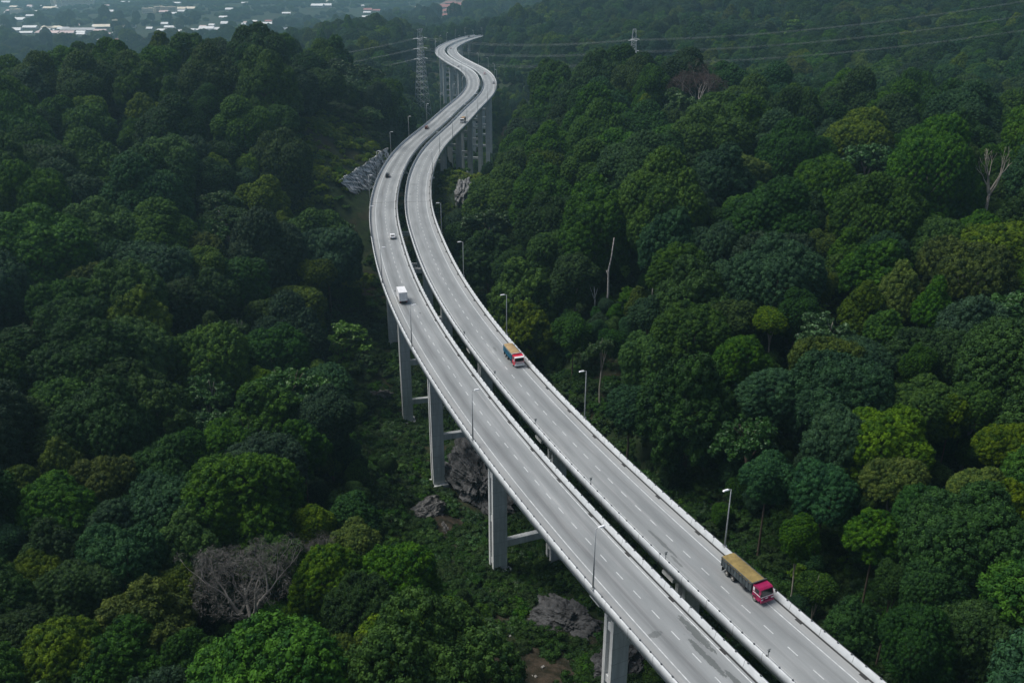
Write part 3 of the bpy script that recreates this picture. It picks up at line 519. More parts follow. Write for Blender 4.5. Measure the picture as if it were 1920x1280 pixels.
    for i in range(nx):
        for j in range(ny):
            x = bx0 - .03 + (bl + .02) * i / (nx - 1); y = (j / (ny - 1) * 2 - 1)
            z = top + .04 + bulge * (1 - abs(y) ** 2.6) * (1 - abs(2 * i / (nx - 1) - 1) ** 6 * .6) + rs.normal(0, .012) + .03 * math.sin(x * 5.5)
            if abs(y) == 1: z = top - .22 - .05 * math.sin(i * 1.9)
            V.append((x, y * (W / 2 + .07), z))
    for i in range(nx - 1):
        for j in range(ny - 1): Q.append((i * ny + j, (i + 1) * ny + j, (i + 1) * ny + j + 1, i * ny + j + 1))
    link('tarpaulin', np_mesh('tarpaulin', V, Q, mt, smooth=True), r)
    for sg in (-1, 1):
        MB().box((xr + .3, sg * .95, .62), (.05, .6, .75)).build('mud_flap', M_CHASSIS, r); MB().box((xr + 2.2, sg * 1.0, 1.14), (3.0, .5, .05)).build('mudguard', M_CHASSIS, r)
    for sg in (-1, 1): MB().box((xr - .03, sg * .95, 1.02), (.05, .4, .16)).build('tail_light', M_REDLENS, r)
    wheels(r, [xr + 1.5, xr + 2.95, xf - 1.35], 1.25, .52, .3, None, (xr + 1.5, xr + 2.95))
    return r
def put(o, s, off, towards):
    p, t, n = frame(s); o.location = at(s, off, .012); d = -t if towards else t; o.rotation_euler = (0, 0, math.atan2(d[1], d[0])); return o
put(tipper('tipper_truck', 'maroon cabbed tipper truck with grey bed and ochre tarpaulin, nearest truck', (.30, .008, .07), (.07, .085, .09), (.28, .205, .07), (.08, .08, .075), True, False, .1, 9.6), 122.4 + 4.8, 10.1, True)
put(tipper('tipper_truck', 'red cabbed tipper truck with bright blue bed and tan tarpaulin', (.56, .012, .04), (.02, .15, .24), (.42, .29, .14), (.75, .74, .72), False, True, .42, 8.6), 218.2 + 4.3, 9.75, True)
put(tipper('tipper_truck', 'small distant white fronted truck with a tan load on the right carriageway', (.55, .55, .55), (.06, .06, .06), (.40, .27, .13), (.3, .12, .08), False, True, .4, 8.2), 595 + 4, 8.9, True)
def box_truck():
    r = empty('box_truck'); tag(r, 'white box truck seen from behind on the left carriageway', 'truck', 'trucks on the highway')
    L = 7.4; xr = -L / 2; xf = L / 2; W = 2.4
    c = MB()
    for q in (-.4, .4): c.box((0, q, .8), (L - .2, .13, .28))
    c.box((xr + .1, 0, .62), (.1, 2.2, .16)); c.box((.1, 1.0, .75), (1.2, .45, .5), bev=.04); c.box((.1, -1.0, .75), (1.2, .45, .5), bev=.04); c.build('chassis', M_CHASSIS, r)
    bl = 5.5; bx = xr + bl / 2
    b = MB().box((bx, 0, 2.35), (bl, W, 2.6), bev=.04).build('cargo_box', M_WHITE, r)
    tr = MB()
    for z in (1.08, 3.62):
        tr.box((xr - .005, 0, z), (.06, W + .03, .09))
        for sg in (-1, 1): tr.box((bx, sg * (W / 2 + .01), z), (bl, .05, .09))
    for sg in (-1, 0, 1): tr.box((xr - .005, sg * (W / 2 - .03), 2.35), (.06, .07, 2.5))
    tr.build('corner_trim', simple('pale_trim', (.6, .6, .6), .4), b)
    for sg in (-1, 1):
        dm = MB().box((xr - .01, sg * .58, 2.33), (.04, 1.06, 2.4), bev=.008).build('rear_door', M_WHITE, b)
        k = MB()
        for y in (.3, .86): k.tube([(xr - .05, sg * y, 1.2), (xr - .05, sg * y, 3.5)], .02, 5)
        for z in (1.55, 1.95, 2.35, 2.75, 3.15): k.box((xr - .035, sg * .58, z), (.02, 1.02, .035))
        k.build('locking_bar', simple('bar_grey', (.5, .5, .5), .4), dm)
        MB().box((xr - .02, sg * .95, .82), (.06, .35, .14)).build('tail_light', M_REDLENS, r)
    cab = MB().prism([(xf - 1.7, .55), (xf - .02, .55), (xf, 1.2), (xf - .35, 2.25), (xf - .6, 2.35), (xf - 1.7, 2.35)], -1.05, 1.05).build('cab', M_WHITE, r)
    MB().add([(xf + .012, -.95, 1.3), (xf + .012, .95, 1.3), (xf - .305, .9, 2.2), (xf - .305, -.9, 2.2)], [(0, 1, 2, 3)]).build('windscreen', M_GLASS, cab)
    for sg in (-1, 1): MB().box((xf - 1.05, sg * 1.054, 1.75), (.8, .03, .6)).build('side_window', M_GLASS, cab); MB().tube([(xf - .2, sg * 1.05, 1.9), (xf - .1, sg * 1.35, 1.9)], .02, 5).box((xf - .1, sg * 1.4, 1.75), (.08, .2, .4)).build('wing_mirror', M_CHASSIS, cab)
    wheels(r, [xr + 1.4, xf - 1.1], 1.12, .42, .26, None, (xr + 1.4,))
    return r
put(box_truck(), 270.0 + 3.7, -8.75, False)
def car(name, label, col, van=False, sc=1.0, roofbox=None):
    r = empty(name); tag(r, label, 'car', 'cars on the highway'); m = paint(name + '_paint', col)
    if van: prof = [(-2.1, .38), (2.15, .38), (2.2, .7), (2.1, .95), (1.3, 1.08), (.75, 1.7), (.4, 1.78), (-1.95, 1.78), (-2.12, 1.6), (-2.15, .7)]
    else: prof = [(-2.2, .35), (2.15, .35), (2.22, .62), (2.1, .82), (1.05, .95), (.35, 1.38), (.05, 1.43), (-.95, 1.43), (-1.25, 1.36), (-1.8, 1.02), (-2.2, .98), (-2.26, .65)]
    b = bmesh.new(); n = len(prof); ys = [-.86, -.8, .8, .86]; lay = []
    for j, y in enumerate(ys):
        k = []
        for x, z in prof:
            inset = .17 * max(0, (z - .95) / .6) if z > .95 else 0
            sh = .04 if j in (0, 3) else 0
            k.append(b.verts.new((x * (1 - sh * .5), math.copysign(abs(y) - inset, y), z - (sh if z > .9 else -sh * .5))))
        lay.append(k)
    for j in range(3):
        for i in range(n): b.faces.new((lay[j][i], lay[j][(i + 1) % n], lay[j + 1][(i + 1) % n], lay[j + 1][i]))
    b.faces.new(lay[0]); b.faces.new(lay[3][::-1]); bmesh.ops.recalc_face_normals(b, faces=b.faces)
    me = bpy.data.meshes.new('body'); b.to_mesh(me); b.free(); me.materials.append(m); link('body', me, r)
    if van: g = [((1.36, 1.10), (.80, 1.66)), ((-2.165, 1.02), (-2.15, 1.58))]
    else: g = [((1.02, .985), (.40, 1.385)), ((-1.78, 1.06), (-1.29, 1.365))]
    for (xa, za), (xb, zb), nm in ((g[0][0], g[0][1], 'windscreen'), (g[1][0], g[1][1], 'rear_window')):
        sgn = 1 if nm == 'windscreen' else -1
        MB().add([(xa + sgn * .02, -.68, za + .012), (xa + sgn * .02, .68, za + .012), (xb + sgn * .02, .58, zb + .012), (xb + sgn * .02, -.58, zb + .012)], [(0, 1, 2, 3)]).build(nm, M_GLASS, r)
    for sg in (-1, 1):
        x0, x1, zt = (-1.9, 1.0, 1.62) if van else (-1.35, .75, 1.32)
        MB().add([(x0, sg * .868, 1.02), (x1, sg * .868, 1.02), (x1 - .5, sg * (.868 - .17 * (zt - .95) / .6), zt), (x0 + .25, sg * (.868 - .17 * (zt - .95) / .6), zt)], [(0, 1, 2, 3)]).build('side_window', M_GLASS, r)
        MB().box((2.17, sg * .62, .68), (.1, .32, .14), bev=.02).build('headlight', M_WHITE, r)
        MB().box((-2.2, sg * .66, .78), (.1, .3, .14), bev=.02).build('tail_light', M_REDLENS, r)
    MB().box((2.16, 0, .42), (.16, 1.66, .2), bev=.04).box((-2.18, 0, .42), (.16, 1.66, .2), bev=.04).build('bumper', M_CHASSIS, r)
    wheels(r, [1.35, -1.35], .86, .31, .2)
    r.scale = (sc,) * 3
    return r
put(car('sedan_car', 'white sedan car straddling the lane dashes on the left carriageway', (.78, .79, .79), sc=1.1), 336.7 + 2.2, -5.1, False)
put(car('hatchback_car', 'black car alone near the rock cut on the left carriageway', (.02, .024, .028), True, 1.05), 437.9 + 2, -8.3, False)
put(car('pickup_car', 'brownish orange car on the left carriageway beyond the rock cut', (.24, .075, .04), True, 1.05), 570.6 + 2, -9.1, False)
put(car('hatchback_car', 'pale car with a red tail on the right carriageway at the upper bend', (.62, .45, .45), True, 1.05), 870, 6.2, True)
put(car('sedan_car', 'tiny white car on the left carriageway between the two upper bends', (.82, .82, .82), sc=1.1), 945, -7.8, False)
put(car('hatchback_car', 'small silver car hugging the outer edge of the upper right bend', (.3, .3, .31), True), 800, 10.2, True)
put(car('sedan_car', 'tiny pale pink car on the right carriageway past the hairpin', (.6, .48, .46), sc=1.1), 1155, 5.0, True)
put(car('van_car', 'tiny dark van where the highway enters the far trees', (.02, .022, .025), True, 1.3), 1344, -5, False)

# ------------------------------------------------------------------ rocks
def rock_material(name, lo, hi, streak=(1, 1, 1), dark=.4):
    m, nt, b = new_mat(name); N = NT(nt); tc = N.n('ShaderNodeTexCoord').outputs['Object']
    mp = N.n('ShaderNodeMapping'); N.l(tc, mp.inputs[0]); mp.inputs['Scale'].default_value = streak
    a = N.noise(mp.outputs[0], .55, 7, .68); c = N.noise(tc, .25, 5, .6); e = N.noise(mp.outputs[0], 2.2, 6, .7)
    col = N.mix(N.ramp(a, .38, .6), lo, hi); col = N.mix(N.math('MULTIPLY', N.ramp(e, .45, .62), .5), col, tuple(x * .5 for x in hi))
    col = N.mix(N.math('MULTIPLY', N.ramp(c, .52, .7), dark), col, (.018, .02, .018))
    N.l(col, b.inputs['Base Color']); b.inputs['Roughness'].default_value = .9
    bp = N.n('ShaderNodeBump', i={'Strength': .9, 'Distance': .7}); N.l(a, bp.inputs['Height']); N.l(bp.outputs[0], b.inputs['Normal']); return m
M_ROCKD = rock_material('dark_wet_rock', (.014, .015, .015), (.125, .126, .128)); M_ROCKL = rock_material('pale_rock', (.035, .034, .031), (.24, .235, .225), dark=.7)
M_CUT = rock_material('spur_rock', (.04, .042, .042), (.24, .24, .235), (.9, .12, .6), .2)
def rock(name, label, c, d, mat, rz, seed, tilt=0):
    b = bmesh.new(); bmesh.ops.create_icosphere(b, subdivisions=6, radius=1); rs = random.Random(seed); of = Vector((rs.uniform(-50, 50), rs.uniform(-50, 50), rs.uniform(-50, 50)))
    from mathutils import noise as mn
    for v in b.verts:
        p = v.co * 1.1 + of; k = mn.ridged_multi_fractal(p * 1.4, .85, 2.3, 6, 1.0, 2.0) * .22 + mn.noise(p * .7) * .42; c_ = mn.cell(p * 2.2) * .16 + mn.cell(p * 4.5 + of) * .08
        v.co *= .62 + k + c_
        v.co = Vector((v.co.x * d[0], v.co.y * d[1], v.co.z * d[2]))
    me = bpy.data.meshes.new(name); b.to_mesh(me); b.free(); me.materials.append(mat)
    o = link(name, me); o.location = c; o.rotation_euler = (0, tilt, rz); tag(o, label, 'rock'); return o
gz = lambda x, y: float(terrain_z(x, y)[0])
rock('rock_outcrop', 'dark wet rock face under the deck beside the second near pier', (-9, 207, -40), (7, 15, 9), M_ROCKD, .5, 1)
rock('rock_outcrop', 'black rock shelf below the left carriageway near the third lamp', (11, 145, -34.5), (8, 5.5, 3.0), M_ROCKD, -.6, 2)
rock('rock_outcrop', 'grey jagged outcrop left of the pier with the pale pedestal', (-21.5, 188, -38.0), (7.5, 4.2, 3.6), M_ROCKL, .9, 3)
rock('rock_outcrop', 'narrow pale rock ridge left of the pier with the pale pedestal', (-16.5, 181, -38.3), (1.5, 3.6, 2.2), M_ROCKL, .3, 4)
rock('rock_outcrop', 'dim brown rock ledge on the wooded slope left of the highway', (-48, 266, -43.5), (7, 2.6, 2.2), M_ROCKL, .5, 5)
rock('rock_outcrop', 'dark boulder slope below the lowest lamp at the bottom', (20, 128, -31.5), (6, 5, 3), M_ROCKD, 1.0, 6)
rock('rock_outcrop', 'streaky grey rock spur right of the highway below the grass bank', (-23.5, 418, -10.5), (4.2, 26, 6.5), M_CUT, .05, 7, .3)
rock('rock_outcrop', 'lower grey rock slab right of the highway, under the rock spur', (-21, 392, -17), (4.5, 9, 5.5), M_ROCKL, -.3, 8, .3)
b = MB(); rs = random.Random(3); vv = []
for i in range(46):
    x = rs.gauss(4, 12); y = rs.gauss(128, 11); 
    q = rs.uniform(.15, .55); R = Matrix.Rotation(rs.uniform(0, 3), 3, 'Z') @ Matrix.Rotation(rs.uniform(0, 1), 3, 'X'); b.box((x, y, gz(x, y) + q * .2), (q * 1.6, q, q * .8), R, .8)
tag(b.build('rubble', simple('rubble_stone', (.26, .25, .23), .9, 0, .3)), 'pale broken stones strewn on the bare ground under the bridge', 'rubble', kind='stuff')
def cut_material():
    m, nt, b = new_mat('streaked_cut_rock'); N = NT(nt); uv = N.n('ShaderNodeUVMap', uv_map='along').outputs[0]
    def st(a, c):
        x = N.n('ShaderNodeMapping'); N.l(uv, x.inputs[0]); x.inputs['Scale'].default_value = (a, c, 1); return x.outputs[0]
    a = N.noise(st(.95, .085), 1, 6, .62); c = N.noise(st(.16, .12), 1, 4); e = N.noise(st(2.2, .5), 1, 5, .7)
    col = N.mix(N.ramp(a, .42, .53), (.035, .038, .038), (.78, .79, .77)); col = N.mix(N.math('MULTIPLY', N.ramp(e, .4, .6), .5), col, (.30, .305, .30)); col = N.mix(N.math('MULTIPLY', N.ramp(c, .60, .66), .75), col, (.05, .055, .045))
    N.l(col, b.inputs['Base Color']); b.inputs['Roughness'].default_value = .9
    bp = N.n('ShaderNodeBump', i={'Strength': 1.0, 'Distance': .8}); N.l(a, bp.inputs['Height']); N.l(bp.outputs[0], b.inputs['Normal']); return m
def cut_face():
    """soil-nailed rock cutting on the left of the highway"""
    T0, T1, B0, B1 = Vector((-83, 393, -.6)), Vector((-66.5, 468, 2.6)), Vector((-76, 399, -8.6)), Vector((-63.8, 462, -6.6)); nx, nz = 90, 34; V = []; Q = []
    from mathutils import noise as mn
    for i in range(nx):
        f = .13 + .87 * i / (nx - 1)
        for j in range(nz):
            g = j / (nz - 1) * 1.2 - .2; q = B0.lerp(B1, f).lerp(T0.lerp(T1, f), g); e = .3 * math.sin(f * 9.4) * g
            q = q + (T1 - T0) * (mn.noise(Vector((g * 3.1, 1.7, f * 2))) * .03) * (1 - f) + (T0 - B0) * (mn.noise(Vector((f * 9, 4.2, 0))) * .07) * g
            w_ = mn.ridged_multi_fractal(Vector((f * 22 + g * 4, g * 2.0, 3.1)), 1, 2.1, 6, 1, 2) * .9 - .7
            V.append((q.x + w_ + .5, q.y - w_ * .4, q.z + e))
    for i in range(nx - 1):
        for j in range(nz - 1): Q.append((i * nz + j, (i + 1) * nz + j, (i + 1) * nz + j + 1, i * nz + j + 1))
    n0 = len(V)                                             # give the face a body behind it
    for i in range(nx):
        for j in (0, nz - 1):
            v = V[i * nz + j]; V.append((v[0] - 5, v[1] + 1, v[2] - 6))
    for i in range(nx - 1): Q.append((i * nz + nz - 1, (i + 1) * nz + nz - 1, n0 + 2 * (i + 1) + 1, n0 + 2 * i + 1))
    me = np_mesh('rock_cutting', V, Q, cut_material()); L_ = me.uv_layers.new(name='along'); vi = np.empty(len(me.loops), np.int32); me.loops.foreach_get('vertex_index', vi)
    k_ = np.minimum(vi, nx * nz - 1); L_.data.foreach_set('uv', np.stack([k_ // nz / (nx - 1) * 72., k_ % nz / (nz - 1) * 13.], -1).astype(np.float32).ravel())
    o = link('rock_cutting', me); tag(o, 'steep grey rock cutting with dark diagonal streaks left of the highway', 'rock')
cut_face()

# ------------------------------------------------------------------ foliage
def leaf_mat(name, lo, hi, rough=.68, spec=.16, hue=.022):
    m, nt, b = new_mat(name); N = NT(nt)
    at_ = N.n('ShaderNodeAttribute', attribute_name='tint').outputs['Fac']; oi = N.n('ShaderNodeObjectInfo').outputs['Random']
    P = N.n('ShaderNodeTexCoord').outputs['Object']; nz = N.noise(P, 3.0, 3)
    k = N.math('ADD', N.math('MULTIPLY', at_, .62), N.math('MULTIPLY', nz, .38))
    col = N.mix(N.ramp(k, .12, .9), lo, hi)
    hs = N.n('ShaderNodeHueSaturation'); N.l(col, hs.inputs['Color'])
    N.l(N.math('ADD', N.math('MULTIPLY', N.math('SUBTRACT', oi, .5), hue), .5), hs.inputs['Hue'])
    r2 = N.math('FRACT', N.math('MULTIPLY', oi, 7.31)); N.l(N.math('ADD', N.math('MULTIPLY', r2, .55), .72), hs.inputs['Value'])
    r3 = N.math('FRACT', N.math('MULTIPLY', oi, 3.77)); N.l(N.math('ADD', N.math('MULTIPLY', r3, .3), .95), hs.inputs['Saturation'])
    N.l(hs.outputs[0], b.inputs['Base Color']); b.inputs['Roughness'].default_value = rough; b.inputs['Specular IOR Level'].default_value = spec
    if 'twig' not in name:      # light passing through thin leaves comes out yellower
        tr = N.n('ShaderNodeBsdfTranslucent'); N.l(N.mix(1.0, hs.outputs[0], (1.5, 1.35, .5), 'MULTIPLY'), tr.inputs['Color']); ms = N.n('ShaderNodeMixShader', i={0: .13})
        N.l(b.outputs[0], ms.inputs[1]); N.l(tr.outputs[0], ms.inputs[2]); N.l(ms.outputs[0], nt.nodes['Material Output'].inputs['Surface'])
    return m
LEAF = {
 'D': leaf_mat('leaf_dark_green', (0.0071, 0.0250, 0.0071), (0.0373, 0.0875, 0.0187)),
 'G': leaf_mat('leaf_mid_green', (0.0095, 0.0356, 0.0071), (0.0639, 0.1313, 0.0201)),
 'O': leaf_mat('leaf_olive', (0.0155, 0.0392, 0.0060), (0.0994, 0.1438, 0.0172)),
 'T': leaf_mat('leaf_blue_green', (0.0084, 0.0285, 0.0142), (0.0426, 0.0938, 0.0374)),
 'B': leaf_mat('leaf_bright_green', (0.0214, 0.0617, 0.0071), (0.1313, 0.2031, 0.0230)),
 'V': leaf_mat('leaf_vivid_green', (0.0261, 0.0831, 0.0095), (0.1278, 0.2344, 0.0259), .5, .35),
 'W': leaf_mat('leaf_yellow_green', (0.0214, 0.0594, 0.0071), (0.1172, 0.1953, 0.0201)),
 'L': leaf_mat('leaf_glossy', (0.0106, 0.0368, 0.0119), (0.0604, 0.1250, 0.0345), .5, .3),
 'S': leaf_mat('leaf_shrub', (0.0071, 0.0226, 0.0060), (0.0391, 0.0813, 0.0187)),
 'Y': leaf_mat('leaf_grass_bank', (.045, .090, .010), (.165, .225, .030)),
 'R': leaf_mat('twig_reddish', (.050, .036, .034), (.120, .090, .085), .8, .1),
 'X': leaf_mat('twig_grey', (.052, .050, .046), (.15, .145, .135), .8, .1),
}
def bark(name, col): return simple(name, col, .9, 0, .3, 2.0, .15)
M_BARK = bark('bark_brown_grey', (.11, .085, .065)); M_PALE = bark('bark_pale', (.40, .36, .31)); M_DEAD = bark('bark_bleached', (.42, .40, .37)); M_GREYB = bark('bark_grey', (.25, .235, .21))

def unit(v): return v / np.maximum(np.linalg.norm(v, axis=-1, keepdims=True), 1e-9)
def fib(n):
    i = np.arange(n) + .5; z = 1 - 2 * i / n; r = np.sqrt(1 - z * z); a = i * PI * (1 + 5 ** .5); return np.stack([r * np.cos(a), r * np.sin(a), z], -1)
_CORE = None
def core_quads():
    global _CORE
    if _CORE is None:
        nu, nv = 7, 4; V = []; Q = []
        for j in range(nv):
            t = (j / (nv - 1)) * PI * .52
            for i in range(nu): a = 2 * PI * i / nu; V.append((math.sin(t + .03) * math.cos(a), math.sin(t + .03) * math.sin(a), math.cos(t)))
        for j in range(nv - 1):
            for i in range(nu): Q.append((j * nu + i, j * nu + (i + 1) % nu, (j + 1) * nu + (i + 1) % nu, (j + 1) * nu + i))
        _CORE = (np.array(V), np.array(Q))
    return _CORE
def clumps_mesh(name, C, Nn, R, leaves, leaf, rs, tint, core=.80, spread=1.0, jit=.55, shape=1.0, slim=.62):
    """leafy tufts: a low dark core and many leaf-sized faces on every tuft's outer side"""
    n = len(C); Ax = unit(Nn); ref = np.where(np.abs(Ax[:, 2:3]) < .9, [[0, 0, 1.]], [[1., 0, 0]]); A = unit(np.cross(Ax, ref)); Bv = np.cross(Ax, A)
    Vs, Qs, Ts = [], [], []; off = 0
    if core > 0:
        cv, cq = core_quads()
        V = C[:, None] + (cv[None, :, 0:1] * A[:, None] + cv[None, :, 1:2] * Bv[:, None] + cv[None, :, 2:3] * Ax[:, None] * shape) * (R * core)[:, None, None]
        Vs.append(V.reshape(-1, 3)); Qs.append((cq[None] + (np.arange(n) * len(cv))[:, None, None]).reshape(-1, 4)); Ts.append(np.repeat(tint * .7, len(cv))); off += n * len(cv)  # cores tinted darker: shade inside the tuft put into the colour
    k = leaves; ct = 1 - rs.random((n, k)) * (1.0 + .15 * spread); ct = np.clip(ct, -1, 1); st = np.sqrt(1 - ct ** 2); ph = rs.random((n, k)) * 2 * PI
    d = (st * np.cos(ph))[..., None] * A[:, None] + (st * np.sin(ph))[..., None] * Bv[:, None] + (ct * shape)[..., None] * Ax[:, None]
    p = C[:, None] + d * (R[:, None] * (.74 + .38 * rs.random((n, k))))[..., None]
    ln = unit(unit(d) + rs.normal(0, jit, (n, k, 3)) + np.array([0, 0, .12]))
    e1 = unit(np.cross(ln, rs.normal(0, 1, (n, k, 3)))); e2 = np.cross(ln, e1)
    sz = leaf * (.6 + .8 * rs.random((n, k)))[..., None]; e1 = e1 * sz; e2 = e2 * sz * slim
    V = np.stack([p - e1, p + e2, p + e1, p - e2], 2).reshape(-1, 3)
    Vs.append(V); Qs.append((np.arange(n * k * 4) + off).reshape(-1, 4)); Ts.append(np.repeat(np.clip(tint[:, None] + rs.normal(0, .18, (n, k)), 0, 1).ravel(), 4))
    return np_mesh(name, np.concatenate(Vs), np.concatenate(Qs), None, {'tint': np.concatenate(Ts)})
def lobes_to_clumps(lobes, cr, rs, zmin=-.45):
    C, Nn = [], []
    for i, (c, r) in enumerate(lobes):
        area = 4 * PI * (r[0] * r[1] + r[0] * r[2] + r[1] * r[2]) / 3; n = max(8, int(area / (PI * cr * cr * .95)))
        q = fib(n); a = rs.random() * 6.28; q = np.stack([q[:, 0] * math.cos(a) - q[:, 1] * math.sin(a), q[:, 0] * math.sin(a) + q[:, 1] * math.cos(a), q[:, 2]], -1)
        nn = unit(q / r); p = c + q * r; ok = nn[:, 2] > zmin
        for j, (c2, r2) in enumerate(lobes):
            if j != i: ok &= (((p - c2) / r2) ** 2).sum(1) > .86
        C.append(p[ok]); Nn.append(nn[ok])
    C = np.concatenate(C); Nn = np.concatenate(Nn); C += rs.normal(0, cr * .22, C.shape)
    return C, Nn
def crown_dome(seed, n1=6, flat=.8, cr=.080, leaves=92, leaf=.021):
    rs = np.random.default_rng(seed); L = [(np.array([0, 0, .05]), np.array([.58, .58, .60 * flat + .1]))]
    for ring, (rad, z, sz, m) in enumerate(((.30, .40, .34, 3), (.55, .10, .42, n1 - 1), (.64, -.26, .34, n1 + 1), (.54, -.54, .27, n1))):
        for k in range(m):
            a = 2 * PI * (k + .5 * ring) / m + rs.normal(0, .22); q = rad * rs.uniform(.78, 1.16); s = sz * rs.uniform(.7, 1.2)
            L.append((np.array([q * math.cos(a), q * math.sin(a), z * (.6 + .5 * flat) + rs.normal(0, .13)]), np.array([s, s, s * (.35 + .75 * flat) * rs.uniform(.9, 1.25)])))
    C, Nn = lobes_to_clumps(L, cr, rs); R = cr * rs.uniform(.78, 1.38, len(C)); ax = unit(Nn + np.array([0, 0, .3]))
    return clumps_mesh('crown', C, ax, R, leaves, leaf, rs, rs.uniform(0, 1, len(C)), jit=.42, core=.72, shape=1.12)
def crown_point(seed):
    rs = np.random.default_rng(seed); L = []
    for z, rad, m, s in ((.85, 0, 1, .2), (.62, .12, 3, .22), (.36, .28, 5, .26), (.06, .42, 7, .3), (-.26, .5, 8, .32)):
        for k in range(m):
            a = 2 * PI * k / m + rs.normal(0, .3); L.append((np.array([rad * math.cos(a), rad * math.sin(a), z + rs.normal(0, .06)]), np.array([s, s, s * 1.15]) * rs.uniform(.85, 1.15)))
    C, Nn = lobes_to_clumps(L, .085, rs); R = .085 * rs.uniform(.85, 1.4, len(C))
    return clumps_mesh('crown', C, unit(Nn + np.array([0, 0, .7])), R, 74, .026, rs, rs.uniform(.1, .9, len(C)))
def crown_loose(seed, tiers=False):
    """broad leaves in open sprays with gaps between them"""
    rs = np.random.default_rng(seed); C = []; Nn = []
    m = 26 if not tiers else 30
    for k in range(m):
        if tiers: z = rs.choice([-.55, -.2, .15, .5, .8]); q = rs.uniform(.1, .95) * (1 - max(0, z) * .55); a = rs.random() * 6.28; c = np.array([q * math.cos(a), q * math.sin(a), z])
        else: c = unit(rs.normal(0, 1, 3)) * rs.uniform(.45, .85); c[2] = abs(c[2]) * .8 - .25
        r = rs.uniform(.17, .30); t = 16
        pts = c + unit(rs.normal(0, 1, (t, 3))) * r * np.array([1, 1, .45 if tiers else .75]) * rs.uniform(.4, 1, (t, 1)); C.append(pts); Nn.append(np.tile([0, 0, 1.], (t, 1)) + rs.normal(0, .3, (t, 3)))
    C = np.concatenate(C); Nn = np.concatenate(Nn); R = rs.uniform(.05, .085, len(C))
    return clumps_mesh('crown', C, Nn, R, 34, .040, rs, rs.uniform(.1, 1, len(C)), core=0, spread=2, jit=.5, shape=.6)
def crown_umbrella(seed):
    rs = np.random.default_rng(seed); L = []
    for k in range(26):
        a = rs.random() * 6.28; q = math.sqrt(rs.random()) * .88; s = rs.uniform(.16, .27); L.append((np.array([q * math.cos(a), q * math.sin(a), .42 - q * q * .38 + rs.normal(0, .04)]), np.array([s, s, s * .62])))
    C, Nn = lobes_to_clumps(L, .07, rs, -.2); R = .07 * rs.uniform(.85, 1.4, len(C))
    return clumps_mesh('crown', C, unit(Nn + np.array([0, 0, .9])), R, 64, .022, rs, rs.uniform(.1, .9, len(C)))
def branches(seed, h0, depth, spread, reach, r0, first=5, up=.25, droop=0.):
    """tapered limbs from the head of the trunk; unit tree: base z=0, crown centre z=1"""
    rs = random.Random(seed); mb = MB(); tips = []
    def grow(p, d, L, r, k):
        pts = [p]; dd = d
        for i in range(3):
            dd = (dd + Vector((rs.gauss(0, .14), rs.gauss(0, .14), rs.gauss(up * .12, .08) - droop))).normalized(); pts.append(pts[-1] + Vector((dd.x * L / 3, dd.y * L / 3, dd.z * L / 3)))
        mb.tube(pts, [r, r * .85, r * .7, r * .55], 5 if k < 2 else 4, k == depth)
        if k == depth: tips.append((pts[-1], dd)); return
        for i in range(2 if k else 3):
            a = rs.random() * 6.28; q = spread * rs.uniform(.5, 1.1); e = Vector((math.cos(a) * q, math.sin(a) * q, rs.uniform(-.1, .4) * .6)); grow(pts[rs.choice((2, 3, 3))], (dd + e).normalized(), L * rs.uniform(.6, .82), r * .55, k + 1)
    for i in range(first):
        a = 2 * PI * i / first + rs.gauss(0, .3); grow(Vector((0, 0, h0 + rs.uniform(-.05, .12))), Vector((math.cos(a) * spread * 1.1, math.sin(a) * spread * 1.1, .9)).normalized(), reach, r0 * .5, 1)
    return mb, tips
def trunk_mesh(seed, h0=.62, r0=.05, mat=None, spread=.7, reach=.35):
    mb, t = branches(seed, h0, 2, spread, reach, r0); rs = random.Random(seed)
    mb.tube([(0, 0, -.25), (0, 0, 0), (rs.gauss(0, .03), rs.gauss(0, .03), .35), (0, 0, h0 + .12)], [r0 * 1.3, r0 * 1.1, r0 * .85, r0 * .6], 8)
    return mb.mesh('trunk', mat or M_BARK, True)
def bare_crown(seed):
    """leafless crown: branches plus a haze of fine twigs"""
    mb, tips = branches(seed, -.7, 5, .62, .62, .075, 5, .5); br = mb.mesh('branches', M_GREYB, True); rs = np.random.default_rng(seed)
    T = np.array([t[0][:] for t in tips]); D = np.array([t[1][:] for t in tips]); rad = float(np.percentile(np.linalg.norm(T[:, :2], axis=1), 90)); top = float(np.percentile(T[:, 2], 85))
    L = []
    for k in range(17):
        a = rs.random() * 6.28; q = math.sqrt(rs.random()) * .78; s = rs.uniform(.2, .34); L.append((np.array([q * math.cos(a), q * math.sin(a), (.55 - q * q * .75 + rs.normal(0, .07))]) * np.array([rad, rad, top]), np.array([s, s, s * 1.1]) * rad))
    C, Nn = lobes_to_clumps(L, .085 * rad, rs, -.3); C = np.concatenate([C, T]); Nn = np.concatenate([Nn, D])
    me = clumps_mesh('twigs', C, unit(Nn + np.array([0, 0, .5])), rs.uniform(.07, .13, len(C)) * rad, 34, .046 * rad, rs, rs.uniform(0, 1, len(C)), core=0, spread=3, jit=1.3, slim=.045)
    return br, me, rad * 1.05, T

